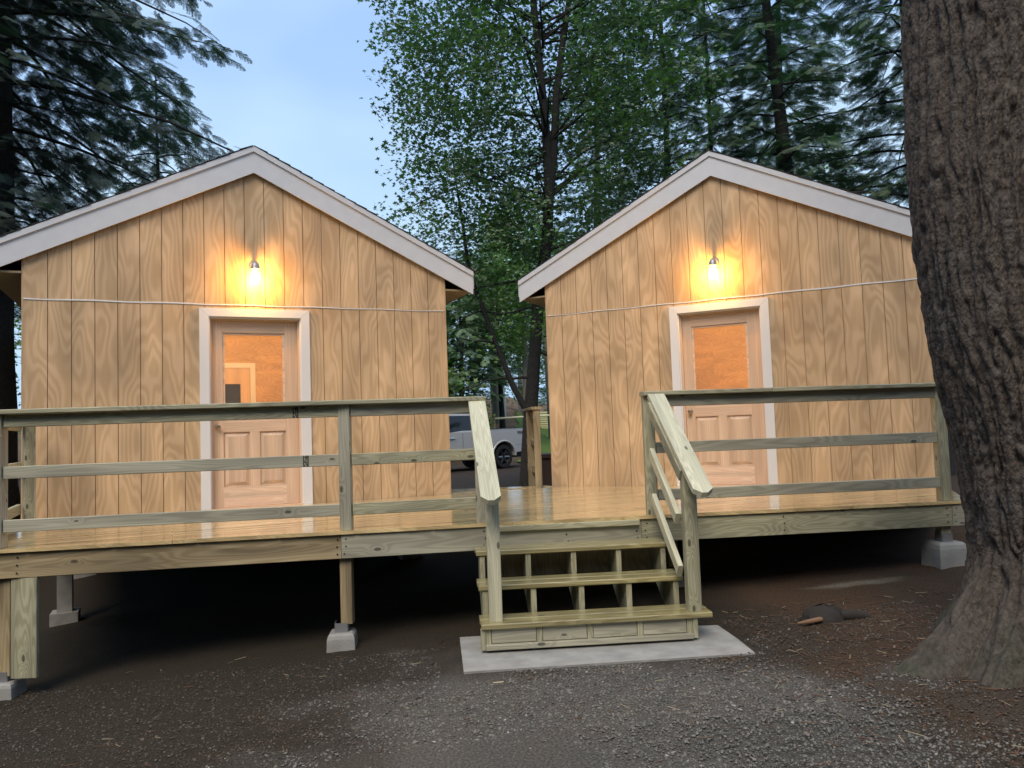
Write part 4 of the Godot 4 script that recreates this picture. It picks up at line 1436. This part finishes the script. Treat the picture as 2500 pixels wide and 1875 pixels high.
# ------------------------------------------------------------------ truck and yard things
func build_truck() -> void:
	var o := thing("pickup_truck", "silver white pickup truck parked beyond the deck, seen between the cabins", "pickup truck", Vector3(-1.01, -0.6, -28.0), deg_to_rad(223.0))
	var paint := mat(0.48, 0.49, 0.505, 0.3, 0.0)
	paint.clearcoat_enabled = true
	paint.clearcoat = 1.0
	paint.clearcoat_roughness = 0.08
	var black := mat(0.012, 0.012, 0.013, 0.6)
	var win := mat(0.01, 0.012, 0.013, 0.05)
	var chrome := mat(0.7, 0.7, 0.72, 0.15, 1.0)
	# body side profile with wheel arches (rear axle at x = 0, nose at +x)
	var pf := [Vector2(-1.22, 0.60), Vector2(-1.24, 1.02), Vector2(-1.20, 1.38), Vector2(-1.12, 1.405), Vector2(0.86, 1.375), Vector2(0.9, 1.33), Vector2(3.0, 1.30), Vector2(3.75, 1.26), Vector2(4.75, 1.18), Vector2(4.92, 1.02), Vector2(4.94, 0.62), Vector2(4.8, 0.42)]
	for wx: float in [3.98, 0.0]:
		for i in 13:
			var an := PI * i / 12.0
			pf.append(Vector2(wx + cos(an) * 0.52, 0.44 + sin(an) * 0.50))
		if wx > 1.0:
			pf.append(Vector2(3.4, 0.40))
			pf.append(Vector2(0.6, 0.40))
	pf.append(Vector2(-0.6, 0.55))
	var b := MB.new()
	b.prism(PackedVector2Array(pf), -0.97, 0.97)
	var body := part("body", b, paint, o)
	# shoulder and arch flares on both sides
	for sz: float in [-1.0, 1.0]:
		for wx: float in [0.0, 3.98]:
			var fl := MB.new()
			var pts := []
			var rr := []
			for i in 13:
				var an := PI * i / 12.0
				pts.append(Vector3(wx + cos(an) * 0.545, 0.44 + sin(an) * 0.525, sz * 0.965))
				rr.append(0.035)
			fl.tube(pts, rr, 8)
			part("arch_flare", fl, paint, body)
		var ln := MB.new()
		ln.beam(Vector3(-1.18, 0.84, sz * 0.973), Vector3(-0.56, 0.84, sz * 0.973), 0.012, 0.02)
		ln.beam(Vector3(0.56, 0.60, sz * 0.973), Vector3(3.4, 0.60, sz * 0.973), 0.02, 0.05)
		part("body_crease", ln, paint, body)
	# tapered cab
	var cab := MB.new()
	var lo := [Vector3(0.92, 1.30, 0.94), Vector3(3.85, 1.27, 0.94)]
	var up := [Vector3(1.08, 1.93, 0.74), Vector3(3.05, 1.95, 0.74)]
	for sz: float in [-1.0, 1.0]:
		var s := Vector3(1, 1, sz)
		cab.quad(lo[0] * s, lo[1] * s, up[1] * s, up[0] * s, Vector3(0, 0.3, sz).normalized())
	var z1 := Vector3(1, 1, -1)
	cab.quad(up[0], up[1], up[1] * z1, up[0] * z1, Vector3.UP)
	cab.quad(lo[0], up[0], up[0] * z1, lo[0] * z1, Vector3(-1, 0.2, 0).normalized())
	cab.quad(lo[1], up[1], up[1] * z1, lo[1] * z1, Vector3(0.7, 0.7, 0))
	part("cab", cab, paint, o)
	var side := func(x: float, y: float, sz: float, outw: float) -> Vector3:
		var f := (y - 1.28) / 0.66
		return Vector3(x, y, sz * (lerpf(0.94, 0.74, f) + outw))
	for sz: float in [-1.0, 1.0]:
		for q in [[Vector2(1.05, 1.36), Vector2(1.85, 1.36), Vector2(1.85, 1.87), Vector2(1.17, 1.87)], [Vector2(1.851, 1.36), Vector2(2.5, 1.36), Vector2(2.62, 1.29), Vector2(3.62, 1.29), Vector2(3.0, 1.87), Vector2(1.851, 1.87)]]:
			var w := MB.new()
			var c0: Vector3 = side.call(q[0].x, q[0].y, sz, 0.006)
			for i in range(1, q.size() - 1):
				w.tri(c0, side.call(q[i].x, q[i].y, sz, 0.006), side.call(q[i + 1].x, q[i + 1].y, sz, 0.006), Vector3(0, 0.3, sz), Vector3(0, 0.3, sz), Vector3(0, 0.3, sz))
			part("window", w, win, o)
		var hd := MB.new()
		for hx: float in [1.22, 2.2]:
			hd.beam(Vector3(hx, 1.12, sz * 0.99), Vector3(hx + 0.26, 1.12, sz * 0.99), 0.03, 0.035)
		part("door_handle", hd, chrome, o)
		var dl := MB.new()
		for hx: float in [0.93, 1.85, 3.2]:
			dl.beam(Vector3(hx, 0.45, sz * 0.9705), Vector3(hx, 1.28, sz * 0.9705), 0.01, 0.004, Vector3(0, 0, 1))
		part("door_gap", dl, black, o)
		var mi := MB.new()
		mi.box(Vector3(3.35, 1.25, minf(sz * 1.0, sz * 1.2)), Vector3(3.48, 1.47, maxf(sz * 1.0, sz * 1.2)))
		part("mirror", mi, black, o)
		var tl := MB.new()
		tl.box(Vector3(-1.25, 0.98, minf(sz * 0.80, sz * 0.975)), Vector3(-1.10, 1.34, maxf(sz * 0.80, sz * 0.975)))
		part("tail_light", tl, mat(0.35, 0.02, 0.02, 0.2), o)
	var ws := MB.new()
	ws.quad(Vector3(3.79, 1.33, 0.82), Vector3(3.13, 1.90, 0.68), Vector3(3.13, 1.90, -0.68), Vector3(3.79, 1.33, -0.82), Vector3(0.7, 0.7, 0))
	for i in ws.v.size():
		ws.v[i] += Vector3(0.012, 0.012, 0)
	part("windshield", ws, win, o)
	var rw := MB.new()
	rw.quad(Vector3(0.945, 1.42, 0.7), Vector3(1.045, 1.83, 0.62), Vector3(1.045, 1.83, -0.62), Vector3(0.945, 1.42, -0.7), Vector3(-1, 0.2, 0))
	for i in rw.v.size():
		rw.v[i] += Vector3(-0.012, 0, 0)
	part("rear_window", rw, win, o)
	var un := MB.new()
	un.box(Vector3(-1.0, 0.36, -0.75), Vector3(4.5, 0.58, 0.75))
	part("chassis", un, black, o)
	var bp := MB.new()
	bp.box(Vector3(-1.34, 0.46, -0.92), Vector3(-1.2, 0.64, 0.92))
	bp.box(Vector3(4.8, 0.42, -0.93), Vector3(5.0, 0.72, 0.93))
	part("bumper", bp, black, o)
	var gr := MB.new()
	gr.box(Vector3(4.9, 0.75, -0.6), Vector3(4.955, 1.08, 0.6))
	part("grille", gr, black, o)
	for sz: float in [-1.0, 1.0]:
		var hl := MB.new()
		hl.box(Vector3(4.8, 0.85, minf(sz * 0.63, sz * 0.94)), Vector3(4.952, 1.08, maxf(sz * 0.63, sz * 0.94)))
		part("headlight", hl, mat(0.6, 0.62, 0.65, 0.1), o)
	var tg := MB.new()
	tg.beam(Vector3(-1.1, 1.412, -0.95), Vector3(0.85, 1.385, -0.95), 0.06, 0.016)
	tg.beam(Vector3(-1.1, 1.412, 0.95), Vector3(0.85, 1.385, 0.95), 0.06, 0.016)
	part("bed_rail", tg, black, o)
	for sz: float in [-1.0, 1.0]:
		for wx: float in [0.0, 3.98]:
			var tr := Transform3D(Basis(Vector3.RIGHT, sz * PI / 2), Vector3(wx, 0.415, sz * 0.70))
			var ty := MB.new()
			ty.lathe([Vector2(0.26, -0.02), Vector2(0.38, -0.02), Vector2(0.412, 0.03), Vector2(0.415, 0.12), Vector2(0.412, 0.22), Vector2(0.385, 0.262), Vector2(0.28, 0.262), Vector2(0.265, 0.24)], 40, tr)
			var wh := part("wheel", ty, mat(0.015, 0.015, 0.016, 0.8), o)
			var rm := MB.new()
			rm.lathe([Vector2(0.27, 0.24), Vector2(0.255, 0.20), Vector2(0.2, 0.12), Vector2(0.0, 0.11)], 30, tr)
			part("rim", rm, mat(0.02, 0.02, 0.022, 0.35, 0.5), wh)
			for i in 6:
				var an := TAU * i / 6.0
				var sp := MB.new()
				sp.beam(tr * Vector3(cos(an) * 0.05, 0.215, sin(an) * 0.05), tr * Vector3(cos(an) * 0.25, 0.225, sin(an) * 0.25), 0.06, 0.035, tr.basis.y)
				part("spoke", sp, mat(0.03, 0.03, 0.033, 0.3, 0.6) if i % 3 else chrome, wh)
	# lettering on the rear fender
	var tm := TextMesh.new()
	var sf := SystemFont.new()
	sf.font_names = PackedStringArray(["Droid Sans"])
	sf.font_weight = 700
	tm.font = sf
	tm.text = "FX4"
	tm.font_size = 20
	tm.pixel_size = 0.0075
	tm.depth = 0.006
	var em := MeshInstance3D.new()
	em.name = "fender_lettering"
	em.mesh = tm
	em.material_override = mat(0.05, 0.03, 0.03, 0.4)
	em.transform = Transform3D(Basis(Vector3(-1, 0, 0), Vector3.UP, Vector3(0, 0, -1)), Vector3(-0.78, 1.24, -0.978))
	o.add_child(em)


func build_yard() -> void:
	# brown bin behind the rear post
	var bn := thing("storage_bin", "dark brown bin with a white label behind the rear post", "bin", Vector3(0.95, -0.6, -16.6), 0.15)
	var brown := mat(0.055, 0.034, 0.028, 0.6)
	var b := MB.new()
	b.box(Vector3(-0.55, 0.0, -0.4), Vector3(0.55, 0.72, 0.4))
	part("body", b, brown, bn)
	b = MB.new()
	b.box(Vector3(-0.59, 0.722, -0.44), Vector3(0.59, 0.80, 0.44))
	part("lid", b, brown, bn)
	b = MB.new()
	b.box(Vector3(-0.16, 0.36, 0.401), Vector3(0.05, 0.47, 0.404))
	part("label_sticker", b, M.white, bn)
	# offcuts on the ground in front of it
	for i in 3:
		var bd := MB.new()
		bd.beam(Vector3(-0.5, 0, 0), Vector3(0.5, 0, 0), 0.12, 0.03)
		var t := thing("scrap_board", ["white scrap board on the ground nearest the deck's rear edge", "white scrap board lying between two others behind the rear post", "white scrap board lying closest to the brown bin"][i], "board", Vector3(0.78 + 0.1 * i, -0.50 + 0.0 * i, -14.6 - 0.35 * i), 0.1 * i - 0.1, "white boards behind the rear post")
		t.position.y = ground_y(t.position.x, t.position.z) + 0.05
		part("plank", bd, M.white, t)
	# rail fence on the bank behind the truck
	var f := thing("rail_fence", "low pole fence on the brown bank behind the truck bed", "fence", Vector3(-0.9, ground_y(-0.9, -37.0), -37.0))
	var gy := ground_y(-0.9, -37.0)
	b = MB.new()
	b.tube([Vector3(0, 1.30 - gy, 0), Vector3(1.4, 1.34 - gy, 0), Vector3(3.2, 1.38 - gy, 0)], [0.055, 0.05, 0.05], 8, 0.08, 2)
	part("rail", b, M.lumber_pale, f)
	for x: float in [0.0, 1.6, 3.15]:
		b = MB.new()
		b.tube([Vector3(x, -0.2, 0), Vector3(x, 1.42 - gy, 0)], [0.06, 0.055], 8, 0.05, 1)
		part("post", b, M.lumber_brown, f)
	b = MB.new()
	for i in 7:
		b.beam(Vector3(-1.3, 0.15 + i * 0.22, 0), Vector3(-0.05, 0.15 + i * 0.22, 0), 0.008, 0.008, Vector3.UP, Vector2.ZERO, 0.001)
	for i in 9:
		b.beam(Vector3(-1.3 + i * 0.15, 0.05, 0.006), Vector3(-1.3 + i * 0.15, 1.5, 0.006), 0.008, 0.008, Vector3(0, 0, 1), Vector2.ZERO, 0.001)
	part("wire_mesh", b, M.metal, f)
	# pale yellow timber wall with a notice beyond the lawn
	var lz := -58.0
	var yw := thing("timber_wall", "pale yellow wall of stacked timbers beyond the lawn", "wall", Vector3(3.6, ground_y(3.6, lz), lz))
	var yl := mat(0.62, 0.58, 0.30, 0.7)
	var base := ground_y(3.6, lz)
	for i in 8:
		b = MB.new()
		var y := 0.8 - base + i * 0.165
		b.beam(Vector3(-1.8, y, 0), Vector3(2.2, y, 0), 0.14, 0.135, Vector3.UP, Vector2.ZERO, 0.02)
		part("timber", b, yl, yw)
	b = MB.new()
	b.box(Vector3(-1.9, 0.0, -0.1), Vector3(2.3, 0.7 - base + 1.3, -0.075))
	part("backing", b, M.dark, yw)
	var nb := thing("notice_board", "small white notice with dark print before the timber wall", "sign", Vector3(2.85, base, lz + 0.4))
	b = MB.new()
	b.box(Vector3(-0.32, 0.72 - base, 0), Vector3(0.5, 1.22 - base, 0.02))
	part("panel", b, M.white, nb)
	b = MB.new()
	for i in 3:
		b.box(Vector3(-0.2 + i * 0.2, 0.85 - base + 0.1 * (i % 2), 0.021), Vector3(-0.1 + i * 0.2, 1.08 - base, 0.024))
	part("print", b, M.dark_ink, nb)
	b = MB.new()
	b.box(Vector3(0.0, -0.1, -0.03), Vector3(0.06, 0.72 - base, -0.002))
	part("post", b, M.lumber_brown, nb)
	# charred stump on the right
	var sp := Vector3(2.11, ground_y(2.11, -5.5), -5.5)
	var s := thing("small_stump", "small dark rotten stump on the ground right of the steps", "stump", sp)
	var nz := noise(91, 1.0, 3)
	var st := MB.new()
	var rings := []
	for j in 9:
		var ring := []
		for k in 22:
			var an := TAU * k / 22.0
			var f2 := j / 8.0
			var r := 0.135 * sqrt(maxf(1.0 - pow(f2, 2.2), 0.0)) * (1.0 + 0.35 * nz.get_noise_3d(cos(an) * 1.6, f2 * 1.5, sin(an) * 1.6))
			ring.append(Vector3(cos(an) * r * 1.15, f2 * 0.125 + 0.03 * nz.get_noise_3d(cos(an) * 3.0, 5.0, sin(an) * 3.0) - 0.02, sin(an) * r * 0.8))
		rings.append(ring)
	for j in 8:
		for k in 22:
			var a: Vector3 = rings[j][k]; var c: Vector3 = rings[j][(k + 1) % 22]; var d: Vector3 = rings[j + 1][(k + 1) % 22]; var e: Vector3 = rings[j + 1][k]
			var nn := (Vector3(a.x, 0.06 + j * 0.012, a.z)).normalized()
			st.quad(a, c, d, e, nn)
	part("stump_wood", st, M.char, s)
	var sh := MB.new()
	sh.tube([Vector3(-0.05, 0.03, 0.09), Vector3(-0.16, 0.02, 0.11), Vector3(-0.22, 0.01, 0.1)], [0.02, 0.016, 0.006], 7, 0.2, 2)
	part("splinter", sh, mat(0.2, 0.12, 0.07, 0.8), s)
	var c2 := thing("small_log", "short charred log lying against the right side of the stump", "log", sp + Vector3(0.13, 0.005, 0.03))
	var lg := MB.new()
	lg.tube([Vector3(-0.02, 0.03, 0), Vector3(0.07, 0.035, 0.02), Vector3(0.16, 0.02, 0.03)], [0.035, 0.04, 0.02], 10, 0.2, 5)
	part("log_wood", lg, M.char, c2)
	# pale sliver on the gravel
	var sl := thing("wood_chip", "pale sliver of wood lying on the gravel before the steps", "wood chip", Vector3(-0.14, ground_y(-0.14, -4.62) + 0.035, -4.62), 0.2)
	var cb := MB.new()
	cb.beam(Vector3(-0.03, 0, 0), Vector3(0.03, 0, 0), 0.008, 0.004, Vector3.UP, Vector2.ZERO, 0.001)
	part("chip", cb, mat(0.6, 0.5, 0.33, 0.7), sl)


func sky_picture() -> ImageTexture:
	# soft dusk overcast: pale blue, a little brighter and paler low down, faint cloud banks
	var w := 1024
	var h := 512
	var n1 := noise(61, 1.3, 4)
	var im := Image.create(w, h, false, Image.FORMAT_RGBF)
	for y in h:
		var el := (0.5 - (y + 0.5) / h) * PI
		for x in w:
			var az := (x + 0.5) / w * TAU
			var d := Vector3(cos(el) * cos(az), sin(el), cos(el) * sin(az))
			var c := Color(0.265, 0.41, 0.68).lerp(Color(0.34, 0.50, 0.71), smoothstep(0.55, 0.15, el))
			var q := n1.get_noise_3d(d.x * 1.3, d.y * 3.2, d.z * 1.3)
			c = c.lerp(Color(0.40, 0.55, 0.71), clampf(0.36 + q * 1.2, 0.0, 0.8))
			# an overcast sky brightens and greys towards the zenith
			c = c.lerp(Color(0.68, 0.74, 0.80), 0.95 * smoothstep(0.5, 1.25, el))
			if el < 0.0:
				c = Color(0.12, 0.12, 0.11)
			im.set_pixel(x, y, c)
	return ImageTexture.create_from_image(im)


# ------------------------------------------------------------------ the scene
func _ready() -> void:
	var cam := Camera3D.new()
	cam.name = "camera"
	cam.fov = 52.55
	cam.near = 0.05
	cam.far = 600.0
	cam.transform = Transform3D(Basis(Vector3(0.99938582, -0.03498032, -0.00208965), Vector3(0.03504268, 0.99760736, 0.05959499), Vector3(0, -0.05963162, 0.99822045)), Vector3(0, 0.71367, 0))
	cam.current = true
	add_child(cam)
	var we := WorldEnvironment.new()
	we.name = "world_environment"
	var env := Environment.new()
	env.background_mode = Environment.BG_SKY
	var sky := Sky.new()
	var ps := PanoramaSkyMaterial.new()
	ps.panorama = sky_picture()
	sky.sky_material = ps
	env.sky = sky
	env.tonemap_mode = Environment.TONE_MAPPER_LINEAR
	env.tonemap_exposure = 1.55
	env.sdfgi_enabled = true
	env.ssao_enabled = true
	env.ssil_enabled = true
	we.environment = env
	add_child(we)
	var sun := DirectionalLight3D.new()
	sun.name = "sun"
	sun.light_energy = 0.5
	sun.light_color = Color(1.0, 0.93, 0.84)
	sun.light_angular_distance = 30.0
	sun.shadow_enabled = true
	sun.rotation_degrees = Vector3(-49, -14, 0)
	add_child(sun)

	make_materials()
	M.dark_ink = mat(0.05, 0.05, 0.045, 0.8)
	M.trunk_pale = mat(0.16, 0.15, 0.13, 0.9)
	M.birch = mat(0.42, 0.42, 0.42, 0.8)
	M.char = mat(0.022, 0.018, 0.016, 0.85)
	build_ground()
	var cl := build_cabin("left plywood cabin, its door's window showing an inner door with dark glass", Vector3(-4.6819, 0, -7.4332), 0.4120, 3)
	var cr := build_cabin("right plywood cabin, partly hidden behind the big tree trunk", Vector3(0.4791, 0, -9.8319), -0.4386, 8)
	build_deck(cl, cr)
	build_railings(cl)
	build_steps()
	pier(left_edge(2.29, -0.915, 0.11), 0.205, 0.145, "concrete pier under the deck's middle post left of the steps")
	pier(left_edge(-0.08, -1.055, 0.11), 0.205, 0.115, "concrete pier at the left edge of the photo under a plank")
	pier(right_edge(3.84, -0.535, 0.11), 0.25, 0.19, "concrete pier under the right deck end beside the big tree")
	pier(Vector3(1.36, -0.71, -6.95), 0.22, 0.10, "concrete pier in the dark seen through the steps")
	build_big_tree()
	build_trees()
	build_truck()
	build_yard()
	wall_lamp(cl, "glowing jar lamp over the left cabin's door")
	wall_lamp(cr, "glowing jar lamp over the right cabin's door")
	build_gravel()
